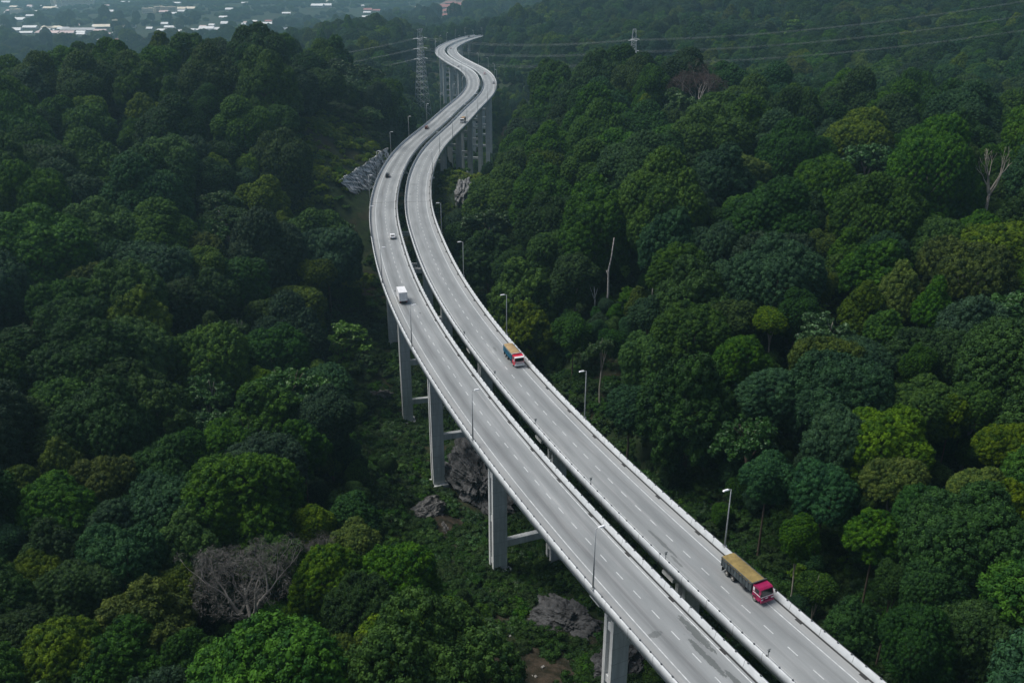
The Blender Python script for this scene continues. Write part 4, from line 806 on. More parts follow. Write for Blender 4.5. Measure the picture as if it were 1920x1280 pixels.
print('building crowns')
DOME = [crown_dome(1, 6, .8), crown_dome(2, 5, .95), crown_dome(3, 7, .7), crown_dome(4, 6, 1.05, .068, 70, .018), crown_dome(5, 5, .85, .096, 110, .025), crown_dome(6, 8, 1.2, .075, 84, .02)]
FINE = [crown_dome(17, 8, .85, .054, 62, .0150), crown_dome(18, 7, 1.0, .054, 62, .0150)]
POINT = [crown_point(7), crown_point(8)]; LOOSE = [crown_loose(9), crown_loose(10)]; TIER = crown_loose(12, True); UMB = crown_umbrella(13)
def with_mat(me, m): c = me.copy(); c.materials.append(m); return c
CROWN = {k: [with_mat(m, LEAF[k]) for m in DOME] for k in 'DGOTB'}
BIG = {k: [with_mat(m, LEAF[k]) for m in FINE] for k in 'DGOTB'}
CROWN['P'] = [with_mat(POINT[0], LEAF['G']), with_mat(POINT[1], LEAF['O'])]; CROWN['L'] = [with_mat(m, LEAF['L']) for m in LOOSE]
CROWN['V'] = [with_mat(TIER, LEAF['V'])]; CROWN['W'] = [with_mat(DOME[1], LEAF['W']), with_mat(LOOSE[0], LEAF['W'])]; CROWN['U'] = [with_mat(UMB, LEAF['D'])]
TRUNK = [trunk_mesh(21), trunk_mesh(22, .7, .042), trunk_mesh(23, .55, .05, M_PALE)]
UTRUNK = trunk_mesh(25, .42, .05, M_PALE, .55, .5)
BR, TW, BRAD, _t = bare_crown(31); BR2, TW2, BRAD2, _t = bare_crown(33)
TWX = with_mat(TW, LEAF['X']); TWR = with_mat(TW2, LEAF['R'])
NAME = dict(W='bright_tree', D='domed_tree', G='domed_tree', O='domed_tree', T='domed_tree', B='domed_tree', P='pointed_tree', L='broadleaf_tree', V='bright_tree', U='umbrella_tree', X='bare_tree', R='bare_tree')
LOOK = dict(W='vivid yellow-green rounded', D='dark green domed', G='mid green billowing', O='olive green domed', T='blue-green domed', B='bright yellowish green', P='pointed conical', L='loose glossy leaved', V='vivid light green', U='flat topped umbrella', X='bare grey leafless', R='bare reddish twiggy')
GROUP = dict(W='vivid green trees', D='dark green domed trees', G='mid green domed trees', O='olive domed trees', T='blue-green domed trees', B='bright green domed trees', P='pointed trees', L='broadleaf trees', V='vivid green trees', U='umbrella trees', X='bare trees', R='bare trees')
VSTRETCH = dict(W=1., D=1.12, G=1.10, O=1.1, T=1.08, B=1.05, P=1.25, L=.9, V=1.0, U=.8, X=1.0, R=1.0)

def add_tree(x, y, zc, R, k, i):
    g = gz(x, y); h = max(zc - g, R * 1.05)
    r = empty(NAME[k], (x, y, g), (i * 2.399) % 6.283)
    if k in 'XR':
        h += 3.0 if R > 9 else 1.0
        br, tw, rad = (BR, TWX, BRAD) if k == 'X' else (BR2, TWR, BRAD2); sc = R / rad * 1.0
        o = link('branches', br, r); o.location = (0, 0, h); o.scale = (sc, sc, sc * .95); t = link('twigs', tw, o)
        mb = MB(); zt = h - .62 * sc * .95; mb.tube([(0, 0, -2), (.1, 0, zt * .5), (0, 0, zt)], [.42, .34, .24], 8); mb.build('trunk', M_GREYB, r, True)
        return r
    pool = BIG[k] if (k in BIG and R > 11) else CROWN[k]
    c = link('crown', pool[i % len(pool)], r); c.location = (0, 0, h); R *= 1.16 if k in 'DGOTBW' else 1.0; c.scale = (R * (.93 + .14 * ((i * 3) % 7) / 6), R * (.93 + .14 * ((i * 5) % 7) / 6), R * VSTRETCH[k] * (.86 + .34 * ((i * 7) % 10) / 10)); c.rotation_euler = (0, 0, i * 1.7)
    t = link('trunk', UTRUNK if k == 'U' else TRUNK[i % 3], r); q = R * (1.25 if k == 'U' else 1.05); t.scale = (q, q, h * (1.02 if k == 'U' else .98))
    return r

# forest plan: surveyed crowns first, then the gaps filled, biggest in the picture first
plan = [(x, y, z, r, k) for x, y, z, r, k in HERO]
_hd = road_dist([p[0] for p in plan], [p[1] for p in plan])[0]
plan = [p for p, q in zip(plan, _hd) if q > 14 + p[3] * .9 or p[2] + p[3] * 1.3 < -4 and q > 15]
cand = []
rs = np.random.default_rng(77)
Yc = np.exp(rs.uniform(math.log(72 + 60), math.log(760 + 60), 26000)) - 60; Xc = rs.uniform(-1, 1, 26000) * (.62 * Yc + 45)
Rc = np.clip(rs.lognormal(math.log(7.9), .28, 26000), 3.6, 12.8)
dd, ss, sd = road_dist(Xc, Yc); gc = ground(Xc, Yc); hc = 11.0 + Rc * .75 + rs.normal(0, 1.5, 26000)
top = gc + hc + Rc * .8
ok = dd > 15.5 + Rc * 1.1
ok &= dd > 9
open_l = (sd < 0) & (ss > 95) & (ss < 345) & (dd < 17 + 30 * np.clip(1 - np.abs(ss - 190) / 210, .25, 1))     # cleared strip left of the piers
ok &= ~open_l
ok &= ~((sd > 0) & (ss < 330) & (dd < np.where(ss > 100, 22, 19) + Rc * .75)); ok &= ~((sd > 0) & (ss > 138) & (ss < 232) & (dd < 31 + Rc * .3))
ok &= ~((sd < 0) & (ss > 385) & (ss < 510) & (dd < 52))                    # grassy bank above the cutting
ok &= ~((sd > 0) & (ss > 385) & (ss < 530) & (dd < 38 + 1.4 * Rc))
ok &= ~((ss > 470) & (ss < 1000) & (sd > 0) & (dd < 40 + 1.4 * Rc)); ok &= ~((ss > 520) & (ss < 1000) & (dd < 24 + Rc))
ok &= np.hypot(Xc - PALE[0] * .93, Yc - PALE[1] * .93) > 22; ok &= np.hypot(Xc - PALE[0], Yc - PALE[1]) > 14; ok &= np.hypot(Xc - 26, Yc - 238) > 13 + Rc
px, py, fz = seen(Xc, Yc, gc + hc); ok &= (px > -90) & (px < 2010) & (py > -60) & (py < 1400)
Xc, Yc, Rc, gc, hc, sd, ss = (a[ok] for a in (Xc, Yc, Rc, gc, hc, sd, ss))
placed = np.array([(p[0], p[1], p[3]) for p in plan]); fill = []
cell = {}
def put_cell(x, y, r): cell.setdefault((int(x // 22), int(y // 22)), []).append((x, y, r))
for p in placed: put_cell(*p)
for i in np.argsort(-Rc):
    x, y, r = Xc[i], Yc[i], Rc[i]; a, b_ = int(x // 22), int(y // 22); free = True
    for u in (-1, 0, 1):
        for v in (-1, 0, 1):
            for q in cell.get((a + u, b_ + v), ()):
                if (q[0] - x) ** 2 + (q[1] - y) ** 2 < (.84 * (q[2] + r)) ** 2: free = False; break
            if not free: break
        if not free: break
    if free: put_cell(x, y, r); fill.append((x, y, gc[i] + hc[i], r, ss[i], sd[i]))
kinds_r = rs.random(len(fill))
def pick(u, x, y):
    if u < .28: return 'D'
    if u < .54: return 'G'
    if u < .70: return 'T'
    if u < .82: return 'O'
    if u < .875: return 'P'
    if u < .965: return 'L'
    if u < .975: return 'U'
    if u < .978: return 'G'
    return 'B'
fill = [(x, y, z, r, 'G' if r > 8.5 and pick(u, x, y) in 'BO' else pick(u, x, y)) for (x, y, z, r, s_, d_), u in zip(fill, kinds_r)]
fill.sort(key=lambda t: -t[3] / math.hypot(t[0], t[1]))
near = [t for t in fill if math.hypot(t[0], t[1]) > 60]
n_ind = max(0, 296 - len(plan))
plan += near[:n_ind]; rest = near[n_ind:]
print('trees', len(plan), 'rest', len(rest))
trees = [(add_tree(x, y, z, r, k, i), x, y, z, r, k) for i, (x, y, z, r, k) in enumerate(plan)]

# labels: how it looks, how big it shows, and where it stands from the nearest landmark
LM = [('the big bare grey tree', 465, 1140), ('the vivid tiered tree', 645, 655), ('the white box truck', 755, 553), ('the red cabbed truck', 967, 660), ('the maroon cabbed truck', 1405, 1080), ('the big umbrella tree', 1855, 290),
      ('the reddish bare tree', 1307, 192), ('the vivid rounded tree', 1660, 840), ('the left pylon', 787, 100), ('the right pylon', 1190, 85), ('the streaked rock cutting', 675, 325), ('the lower left corner', 0, 1280), ('the lower right corner', 1920, 1280),
      ("the maroon truck's lamp", 1358, 940), ('the pier with the pale pedestal', 930, 980), ('the top of the left hill', 480, 70), ('the tall bleached snag', 1128, 510), ("the left edge's middle", 0, 640), ("the right edge's middle", 1920, 640), ('the lamp between the tippers', 1096, 730), ('the left ridge end', 20, 160), ("the right forest's middle", 1500, 560), ("the left forest's middle", 300, 560), ("the bottom edge's centre", 960, 1280), ('the right grass bank', 890, 310)]
ORD = ['first', 'second', 'third', 'fourth', 'fifth', 'sixth', 'seventh', 'eighth', 'ninth', 'tenth'] + ['%dth' % i for i in range(11, 60)]
own = {}
for o, x, y, z, r, k in trees:
    px, py, fz = (float(q) for q in seen(np.array(x), np.array(y), np.array(z)))
    w_ = 2 * r / fz * F_PX; best = None
    for nm, lx, ly in LM:
        q = math.hypot(px - lx, (py - ly))
        if best is None or q < best[0]: best = (q, nm, lx, ly)
    q, nm, lx, ly = best; a = math.degrees(math.atan2(ly - py, px - lx)) % 360
    dr = ['right of', 'above and right of', 'above', 'above and left of', 'left of', 'below and left of', 'below', 'below and right of'][int((a + 22.5) // 45) % 8]
    own.setdefault((nm, dr, LOOK[k]), []).append((q, o, w_, k))
for (nm, dr, lk), lst in own.items():
    lst.sort(key=lambda t: t[0])
    for j, (q, o, w_, k) in enumerate(lst):
        sz = 'large ' if w_ > 120 else ('small ' if w_ < 62 else '')
        if k in 'XR' and q < 40: lb = LOOK[k] + ' tree with fine twigs among green crowns'
        elif k == 'U' and q < 60: lb = 'broad flat umbrella tree with pale limbs at the right edge'
        elif k in 'VW' and q < 40: lb = LOOK[k] + ' tree, the brightest crown in ' + ('the valley beside the far piers' if k == 'V' else 'the right forest')
        else: lb = '%s tree, %s %s %s' % (lk, 'nearest' if len(lst) == 1 or j == 0 else ORD[j] + ' one', dr, nm)
        tag(o, lb, 'tree', GROUP[k])

# snags: dead standing trunks right of the highway
def snag(x, y, pts, r, label):
    g = gz(x, y); r0 = empty('dead_tree', (x, y, g)); 
    MB().tube(pts[0], [r * (1 - .7 * i / (len(pts[0]) - 1)) for i in range(len(pts[0]))], 7).build('trunk', M_DEAD, r0, True)
    for p in pts[1:]: MB().tube(p, [r * .5 * (1 - .7 * i / (len(p) - 1)) for i in range(len(p))], 5).build('limb', M_DEAD, r0, True)
    tag(r0, label, 'dead tree', 'dead trunks right of the highway')
snag(28.6, 250, [[(0, 0, -1), (.4, 0, 9), (.2, 0, 16), (.9, 0, 20), (1.4, 0, 26)], [(.3, 0, 14), (-.5, 0, 16)]], .42, 'tall bleached bare snag right of the highway, leaning slightly')
snag(25.2, 251, [[(0, 0, -1), (0, 0, 8), (-.4, 0, 12.5)], [(0, 0, 8), (-1.2, 0, 11), (-2.2, 0, 14)], [(0, 0, 9), (.7, 0, 12)]], .34, 'short forked dead trunk left of the tall bleached snag')
snag(41, 243, [[(0, 0, -1), (.2, 0, 8), (0, 0, 15)]], .3, 'thin dead trunk stub right of the tall bleached snag')

# a tall pale limbed tree that has lost its leaves, in the right forest near the edge of the view
PALEB = branches(63, -.42, 4, .70, .62, .085, 5, .5)[0].mesh('limbs', M_PALE, True)
def pale_tree(x, y, h, w_, label):
    g = gz(x, y); r0 = empty('bare_tree', (x, y, g), .6); l_ = link('limbs', PALEB, r0); l_.location = (0, 0, h * .80); l_.scale = (w_, w_, h * .42)
    MB().tube([(0, 0, -1), (.2, 0, h * .3), (0, 0, h * .66)], [.62, .5, .42], 8).build('trunk', M_PALE, r0, True); tag(r0, label, 'tree', 'bare trees')
pale_tree(PALE[0], PALE[1], 25, 6.6, 'tall pale limbed leafless tree near the right edge, upper middle')
# ------------------------------------------------------------------ shrubs near the piers
def shrub_mesh(seed, n=34):
    rs = np.random.default_rng(seed); C = unit(rs.normal(0, 1, (n, 3))) * rs.uniform(.3, .95, (n, 1)); C[:, 2] = np.abs(C[:, 2]) * .62
    return clumps_mesh('foliage', C, unit(C + np.array([0, 0, .6])), rs.uniform(.14, .26, n), 70, .044, rs, rs.uniform(.1, .9, n), core=.7)
SHR = [with_mat(shrub_mesh(41), LEAF['S']), with_mat(shrub_mesh(42), LEAF['S']), with_mat(shrub_mesh(43), LEAF['Y']), with_mat(shrub_mesh(44, 26), LEAF['L']), with_mat(shrub_mesh(45), LEAF['G'])]
STEM = branches(51, .0, 2, .8, .5, .06, 5)[0].mesh('stems', M_BARK, True)
def shrub(x, y, r, m, label):
    o = empty('shrub', (x, y, gz(x, y) - .2), x * 3.1); f = link('foliage', SHR[m], o); f.scale = (r, r, r * .85); s_ = link('stems', STEM, o); s_.scale = (r * .8,) * 3; tag(o, label, 'shrub', 'shrubs under the viaduct'); return o
for q_ in ((-90, 408, 3.4), (-86, 422, 3.0), (-83, 436, 3.2), (-79, 450, 3.0), (-75, 464, 3.0), (-79.5, 396, 3.2), (-76, 394, 2.6), (-83.5, 392, 3.4), (-86, 396, 3.0), (-80, 408, 2.2)):
    sh_ = shrub(q_[0], q_[1], q_[2], 2 if q_[0] < -80 or q_[1] > 440 else 4, 'green bush fringing the streaked rock cutting left of the highway')
for f_, g_, r_ in ((.10, .5, 2.6), (.12, -.1, 2.4), (.14, .95, 2.4), (.3, 1.05, 2.2), (.46, 1.08, 2.0), (.62, 1.06, 2.2), (.8, 1.08, 1.8), (.3, -.12, 1.7), (.5, -.1, 1.6), (.4, .45, 1.0), (.66, .35, .9)):
    q_ = Vector((-76, 399, -8.6)).lerp(Vector((-63.8, 462, -6.6)), f_).lerp(Vector((-83, 393, -.6)).lerp(Vector((-66.5, 468, 2.6)), f_), g_)
    sh_ = shrub(q_.x, q_.y, r_, 2 if g_ > .4 else 4, 'green bush fringing the streaked rock cutting left of the highway'); sh_.location.z = q_.z - .5
SHRUBS = [shrub(-3.2, 149.5, 4.6, 0, 'round dark shrub right in front of the pier with the pale pedestal'), shrub(-9.5, 141, 4.3, 1, 'dark spreading shrub at the left of the bare brown ground'), shrub(-9, 181, 3.4, 0, 'dark shrub up the slope left of the pedestal pier'),
          shrub(10.5, 163, 3.0, 1, 'dark shrub behind the lowest tie beam'), shrub(-14, 133, 4.2, 4, 'green shrub beside the large bright tree at the bottom'), shrub(-30, 176, 4.2, 3, 'glossy leaved shrub on the slope left of the highway'),
          shrub(-33, 210, 4.4, 4, 'green shrub on the slope left of the second visible pier'), shrub(-84, 433, 3.2, 2, 'yellowish green bush on the bank above the rock cutting'), shrub(-19, 452, 3.4, 2, 'yellowish green bush on the bank right of the highway')]

rs = np.random.default_rng(8)
for x, y, w_, h_, k in list(BLD):
    for q in range(2 if rs.random() < .55 else 1):
        if len(BLD) < 150: BLD.append((x + rs.normal(0, 95), y + rs.normal(0, 120), rs.uniform(12, 26), rs.uniform(6, 10), 'wwwprww'[int(rs.integers(7))]))
# ------------------------------------------------------------------ masses nobody could count: scattered with geometry nodes
def scatter(name, pts, rot, scl, kind, sources, label, cat):
    me = bpy.data.meshes.new(name); me.vertices.add(len(pts)); me.vertices.foreach_set('co', np.asarray(pts, np.float32).ravel())
    a = me.attributes.new('turn', 'FLOAT', 'POINT'); a.data.foreach_set('value', np.asarray(rot, np.float32))
    a = me.attributes.new('size', 'FLOAT_VECTOR', 'POINT'); a.data.foreach_set('vector', np.asarray(scl, np.float32).ravel())
    a = me.attributes.new('sort', 'INT', 'POINT'); a.data.foreach_set('value', np.asarray(kind, np.int32))
    o = link(name, me); tag(o, label, cat, kind='stuff')
    g = bpy.data.node_groups.new(name, 'GeometryNodeTree'); g.interface.new_socket('Geometry', in_out='INPUT', socket_type='NodeSocketGeometry'); g.interface.new_socket('Geometry', in_out='OUTPUT', socket_type='NodeSocketGeometry')
    N = g.nodes; gi = N.new('NodeGroupInput'); go = N.new('NodeGroupOutput'); jn = N.new('GeometryNodeJoinGeometry')
    def attr(nm, t):
        x = N.new('GeometryNodeInputNamedAttribute'); x.data_type = t; x.inputs['Name'].default_value = nm; return next(s_ for s_ in x.outputs if s_.enabled and s_.name == 'Attribute')
    tu, si, so = attr('turn', 'FLOAT'), attr('size', 'FLOAT_VECTOR'), attr('sort', 'INT')
    cx = N.new('ShaderNodeCombineXYZ'); g.links.new(tu, cx.inputs['Z'])
    for k, src in enumerate(sources):
        oi = N.new('GeometryNodeObjectInfo'); oi.transform_space = 'ORIGINAL'; oi.inputs['Object'].default_value = src; oi.inputs['As Instance'].default_value = True
        cmp = N.new('FunctionNodeCompare'); cmp.data_type = 'INT'; cmp.operation = 'EQUAL'
        ins = [s_ for s_ in cmp.inputs if s_.enabled and s_.type == 'INT']; g.links.new(so, ins[0]); ins[1].default_value = k
        ip = N.new('GeometryNodeInstanceOnPoints'); g.links.new(gi.outputs[0], ip.inputs['Points']); g.links.new(cmp.outputs[0], ip.inputs['Selection']); g.links.new(oi.outputs['Geometry'], ip.inputs['Instance'])
        g.links.new(cx.outputs[0], ip.inputs['Rotation']); g.links.new(si, ip.inputs['Scale']); g.links.new(ip.outputs[0], jn.inputs[0])
    g.links.new(jn.outputs[0], go.inputs[0])
    md = o.modifiers.new('scatter', 'NODES'); md.node_group = g
    return o
def crown_of(k, n=0):
    l = [t[0].children[0] if 'crown' in t[0].children[0].name else t[0].children[1] for t in trees if t[5] == k]; seen_ = []; out = []
    for c in l:
        if c.data not in seen_: seen_.append(c.data); out.append(c)
    return out
SRC = []; KIDX = {}
for k in 'DGOTBPLV':
    c = crown_of(k); KIDX[k] = (len(SRC), len(c)); SRC += c
def kidx(k, i): a, n = KIDX[k]; return a + i % n
P_, R_, S_, K_ = [], [], [], []
def stand(x, y, z, r, k, i): P_.append((x, y, z)); R_.append(i * 1.91 % 6.283); S_.append((r, r, r * VSTRETCH[k])); K_.append(kidx(k, i))
for i, (x, y, z, r, k) in enumerate(rest): stand(x, y, z, r, k if k in KIDX else 'G', i)
# a lower storey of young trees fills the gaps of the near hills
rs = np.random.default_rng(5)
n = 3800; Y = np.exp(rs.uniform(math.log(130), math.log(700), n)) - 50; X = rs.uniform(-1, 1, n) * (.62 * Y + 40); g_ = ground(X, Y); dd, ss, sd = road_dist(X, Y); r = rs.uniform(1.8, 3.6, n); h = rs.uniform(3.5, 9.5, n)
px, py, fz = seen(X, Y, g_ + h)
ok = (px > -60) & (px < 1980) & (py < 1330) & (dd > 16 + r) & ~((sd < 0) & (ss < 345) & (dd < 32) & (rs.random(n) < .45)) & ~((sd < 0) & (ss < 345) & (dd < 30) & (h > 5.5)) & ~((np.abs(ss - 445) < 62) & (dd < 52)) & ~((sd > 0) & (ss < 290) & (dd < 38) & (h > 4.5)) & ~((ss > 470) & (ss < 900) & (dd < 34) & (h > 2))
for i, j in enumerate(np.nonzero(ok)[0]): stand(X[j], Y[j], g_[j] + h[j], r[j], 'LGTDDGT'[i % 7] if i % 41 else 'V', i)
# ranges of forest beyond the two near hills
n = 30000; Y = np.exp(rs.uniform(math.log(520), math.log(2700), n)); X = rs.uniform(-1, 1, n) * (.62 * Y + 30); X = np.where(X > 0, X, X)
g_ = ground(X, Y); dd, ss, sd = road_dist(X, Y); px, py, fz = seen(X, Y, g_ + 12)
plain = (X < -.10 * Y - 60) & (Y > 1650)
r = np.clip(rs.lognormal(math.log(6.8), .3, n), 3.5, 13) * np.where(Y > 1700, 1.35, 1); h = r * rs.uniform(1.2, 2.0, n) + 3
strip = (ss > 470) & (ss < 1280) & (dd < 64) & (g_ < -22); r = np.where(strip, 2.6 + r * .22, r); h = np.where(strip, 2.5, h)
ok = ((Y > 600) | strip) & (px > -60) & (px < 1980) & (py > -160) & ((dd > 22 + r) | strip) & (strip | (~((sd < 0) & (ss > 680) & (ss < 1260) & (dd < 50 + r)) & ~((sd > 0) & (ss > 500) & (ss < 930) & (dd < 46 + r)))) & ~((Y < 820) & (X < -60) & (g_ + h + r > 20)) & ~(plain & (rs.random(n) < .6))
for bx, by, bw, bh, bk in BLD: ok &= ~((np.abs(X - bx) < bw * .5 + 14) & (Y < by + 12) & (Y > by - 190))
for bx, by, bw in TOWN: ok &= ~((np.abs(X - bx) < bw * .8 + 12) & (np.abs(Y - by) < 110))
for bx, by in FARROAD: ok &= ~((np.abs(X - bx) < 24) & (Y < by + 60) & (Y > by - 150))
for i, j in enumerate(np.nonzero(ok)[0]):
    u = (i * .61803) % 1; k = 'D' if u < .30 else 'G' if u < .52 else 'T' if u < .74 else 'O' if u < .84 else 'L' if u < .93 else 'P' if u < .96 else 'B' if u < .985 else 'V'
    stand(X[j], Y[j], g_[j] + h[j], r[j], k, i)
# the plain and last ridges
n = 9000; Y = np.exp(rs.uniform(math.log(2600), math.log(8800), n)); X = rs.uniform(-1, 1, n) * .64 * Y; g_ = terrain_z(X, Y); px, py, fz = seen(X, Y, g_ + 12)
r = rs.uniform(9, 20, n) * np.clip(Y / 4000, .8, 1.8); ok = (px > -40) & (px < 1960) & (py > -70)
for bx, by, bw, bh, bk in BLD: ok &= ~((np.abs(X - bx) < bw * .5 + 16) & (Y < by + 20) & (Y > by - 300))
for bx, by, bw in TOWN: ok &= ~((np.abs(X - bx) < bw + 16) & (np.abs(Y - by) < 130))
for bx, by in FARROAD: ok &= ~((np.abs(X - bx) < 30) & (Y < by + 60) & (Y > by - 200))
for i, j in enumerate(np.nonzero(ok)[0]): stand(X[j], Y[j], g_[j] + 5, r[j], 'DGTDTGOD'[i % 8], i); S_[-1] = (r[j], r[j], r[j] * .6)
scatter('forest', P_, R_, S_, K_, SRC, 'dense green forest covering the hills and far ranges behind the nearest trees', 'forest')
print('forest', len(P_))
# undergrowth on the open ground
P_, R_, S_, K_ = [], [], [], []
n = 34000; Y = np.exp(rs.uniform(math.log(130), math.log(640), n)) - 50; X = rs.uniform(-1, 1, n) * (.60 * Y + 30); g_ = terrain_z(X, Y); dd, ss, sd = road_dist(X, Y); px, py, fz = seen(X, Y, g_)
bare = (np.hypot(X - 4, Y - 124) + vnoise(X, Y, 9, 5) * 16 < 13) | (np.hypot(X + 17, Y - 184) < 5)
ok = (px > -40) & (px < 1960) & (py < 1320) & (~bare | (rs.random(n) < .10)) & ((dd < 75) | (rs.random(n) < .45)) & (g_ < 60)
rock_z = ((sd < 0) & (ss > 388) & (ss < 485) & (dd > 13) & (dd < 31)); ok &= ~rock_z & ~((np.hypot((X + 9) / 8, (Y - 205) / 14) < 1)) & ~((np.hypot((X - 11) / 9, (Y - 145) / 6) < 1)) & ~(np.hypot(X + 21, Y - 187) < 5) & ~(np.hypot(X + 16.5, Y - 181) < 3) & ~((np.abs(X + 24.5) < 5) & (np.abs(Y - 418) < 27))
bank = (np.abs(ss - 450) < 75) & (dd > 15) & (dd < 58)
for i, j in enumerate(np.nonzero(ok)[0]):
    q = (.8 + 2.6 * rs.random() ** 1.8) * (1.25 if Y[j] > 260 else 1); P_.append((X[j], Y[j], g_[j] - .15)); R_.append(rs.random() * 6.28); S_.append((q * 1.2, q * 1.2, q)); u = rs.random()
    K_.append(2 if bank[j] and u < .85 else 0 if u < .4 else 1 if u < .75 else 3 if u < .87 else 4)
srcs = [SHRUBS[0].children[0], SHRUBS[1].children[0], SHRUBS[7].children[0], SHRUBS[5].children[0], SHRUBS[4].children[0]]
srcs = [next(c for c in s_.parent.children if 'foliage' in c.name) for s_ in srcs]
scatter('undergrowth', P_, R_, S_, K_, srcs, 'low dark green undergrowth covering the slopes below the viaduct', 'undergrowth')

# ------------------------------------------------------------------ pylons and power lines
M_PYL = simple('pylon_steel', (.40, .43, .44), .5, .3); M_INS = simple('insulator_glass', (.78, .80, .80), .3); M_WIRE = simple('wire_aluminium', (.20, .23, .24), .5, .2)
def pylon(x, y, ztop, rz, label, yk):
    g = gz(x, y); H = ztop - g; r = empty('pylon', (x, y, g), rz); tag(r, label, 'pylon', 'power pylons')
    hw = lambda z: 4.6 * (1 - z / H) ** 1.15 * (H / 75) + 1.25; t = .12; m = MB()
    lv = [0]
    while lv[-1] < H - 9: lv.append(min(H - 8, lv[-1] + max(3.0, hw(lv[-1]) * 1.25)))
    cn = ((-1, -1), (1, -1), (1, 1), (-1, 1))
    for a, b_ in zip(lv[:-1], lv[1:]):
        for i in range(4):
            p, q = cn[i], cn[(i + 1) % 4]; wa, wb = hw(a), hw(b_)
            m.tube([(p[0] * wa, p[1] * wa, a), (p[0] * wb, p[1] * wb, b_)], t * 1.3, 4); m.tube([(p[0] * wa, p[1] * wa, a), (q[0] * wb, q[1] * wb, b_)], t * .75, 4); m.tube([(q[0] * wa, q[1] * wa, a), (p[0] * wb, p[1] * wb, b_)], t * .75, 4)
            m.tube([(p[0] * wb, p[1] * wb, b_), (q[0] * wb, q[1] * wb, b_)], t * .7, 4)
    for p in cn: m.tube([(p[0] * hw(lv[-1]), p[1] * hw(lv[-1]), lv[-1]), (p[0] * 1.1, p[1] * 1.1, H)], t * 1.2, 4)
    m.build('lattice_mast', M_PYL, r)
    arms = [H - 7.2, H - 7.2 - yk, H - 7.2 - 2 * yk]; ends = []
    top = MB()
    for sg in (-1, 1):
        for yy in (-1, 1): top.tube([(0, yy * 1.1, H - 3), (sg * 5.2, 0, H)], t, 4); top.tube([(0, yy * 1.1, H), (sg * 5.2, 0, H)], t, 4)
    top.build('earth_wire_arm', M_PYL, r)
    for z in arms:
        am = MB()
        for sg in (-1, 1):
            for yy in (-1.1, 1.1): am.tube([(sg * 1.1, yy, z), (sg * 6.2, 0, z)], t, 4); am.tube([(sg * 1.1, yy, z + 2), (sg * 6.2, 0, z + .15)], t * .8, 4)
            for q in (.35, .7): am.tube([(sg * (1.1 + 5.1 * q), -1.1 * (1 - q), z), (sg * (1.1 + 5.1 * q), 0, z + 2 * (1 - q))], t * .6, 4); am.tube([(sg * (1.1 + 5.1 * q), -1.1 * (1 - q), z), (sg * (1.1 + 5.1 * q), 1.1 * (1 - q), z)], t * .6, 4)
        a_ = am.build('cross_arm', M_PYL, r)
        for sg in (-1, 1):
            for dy in (-1, 1): MB().tube([(sg * 6.2, dy * .2, z - .1), (sg * 6.2 + dy * 0, dy * 3.3, z - .55)], .26, 6).build('insulator', M_INS, a_)
            ends.append((sg, z))
    return r, [(sg, z, [Matrix.Translation((x, y, g)) @ Matrix.Rotation(rz, 4, 'Z') @ Vector((sg * 6.2, dy * 3.3, z - .55)) for dy in (-1, 1)]) for sg, z in ends]
# the line runs from behind the left hill over the highway and out at the right
PA, PB = (-81.2, 820), (92.1, 700)
d1 = math.atan2(PB[1] - PA[1], PB[0] - PA[0])
_, eA = pylon(PA[0], PA[1], 40.3, d1 - PI / 2 + .15, 'tall lattice pylon left of the highway, behind the left hill', 8.6)
_, eB = pylon(PB[0], PB[1], 47.6, math.atan2(-110, 330) - PI / 2 + .05, 'lattice pylon half hidden behind the right hill crest', 8.3)
def wire(a, b_, sag, label, r=.022):
    pts = []
    for i in range(33):
        f = i / 32; p = a.lerp(b_, f); p.z -= sag * 4 * f * (1 - f); pts.append(p)
    mb = MB()
    for q in (-.28, .28): mb.tube([p + Vector((0, 0, q)) for p in pts], r, 4)
    o = mb.build('power_line', M_WIRE); tag(o, label, 'power line', 'power lines on the pylons')
LV = ['top', 'middle', 'bottom']
for i in range(6):
    sg, z, (lo, hi) = eA[i]; sgB, zB, (loB, hiB) = eB[i]; l = LV[i // 2]; sn = 'nearer' if sg > 0 else 'farther'
    A2 = hi if (hi - Vector((92, 700, 0))).xy.length < (lo - Vector((92, 700, 0))).xy.length else lo; A1 = lo if A2 is hi else hi
    B1 = loB if (loB - Vector((-81, 820, 0))).xy.length < (hiB - Vector((-81, 820, 0))).xy.length else hiB; B2 = hiB if B1 is loB else loB
    wire(A2, B1, 4.5, '%s power line of the %s side, crossing over the highway between pylons' % (l, sn))
    wire(A1, Vector((-330, 840 + sg * 5, 2 - (i // 2) * 9.)), 6, '%s power line of the %s side, dropping left behind the left hill' % (l, sn))
    wire(B2, Vector((475 + sg * 3, 545 + sg * 6, 108 - (i // 2) * 9.6)), 12, '%s power line of the %s side, rising to the upper right' % (l, sn))

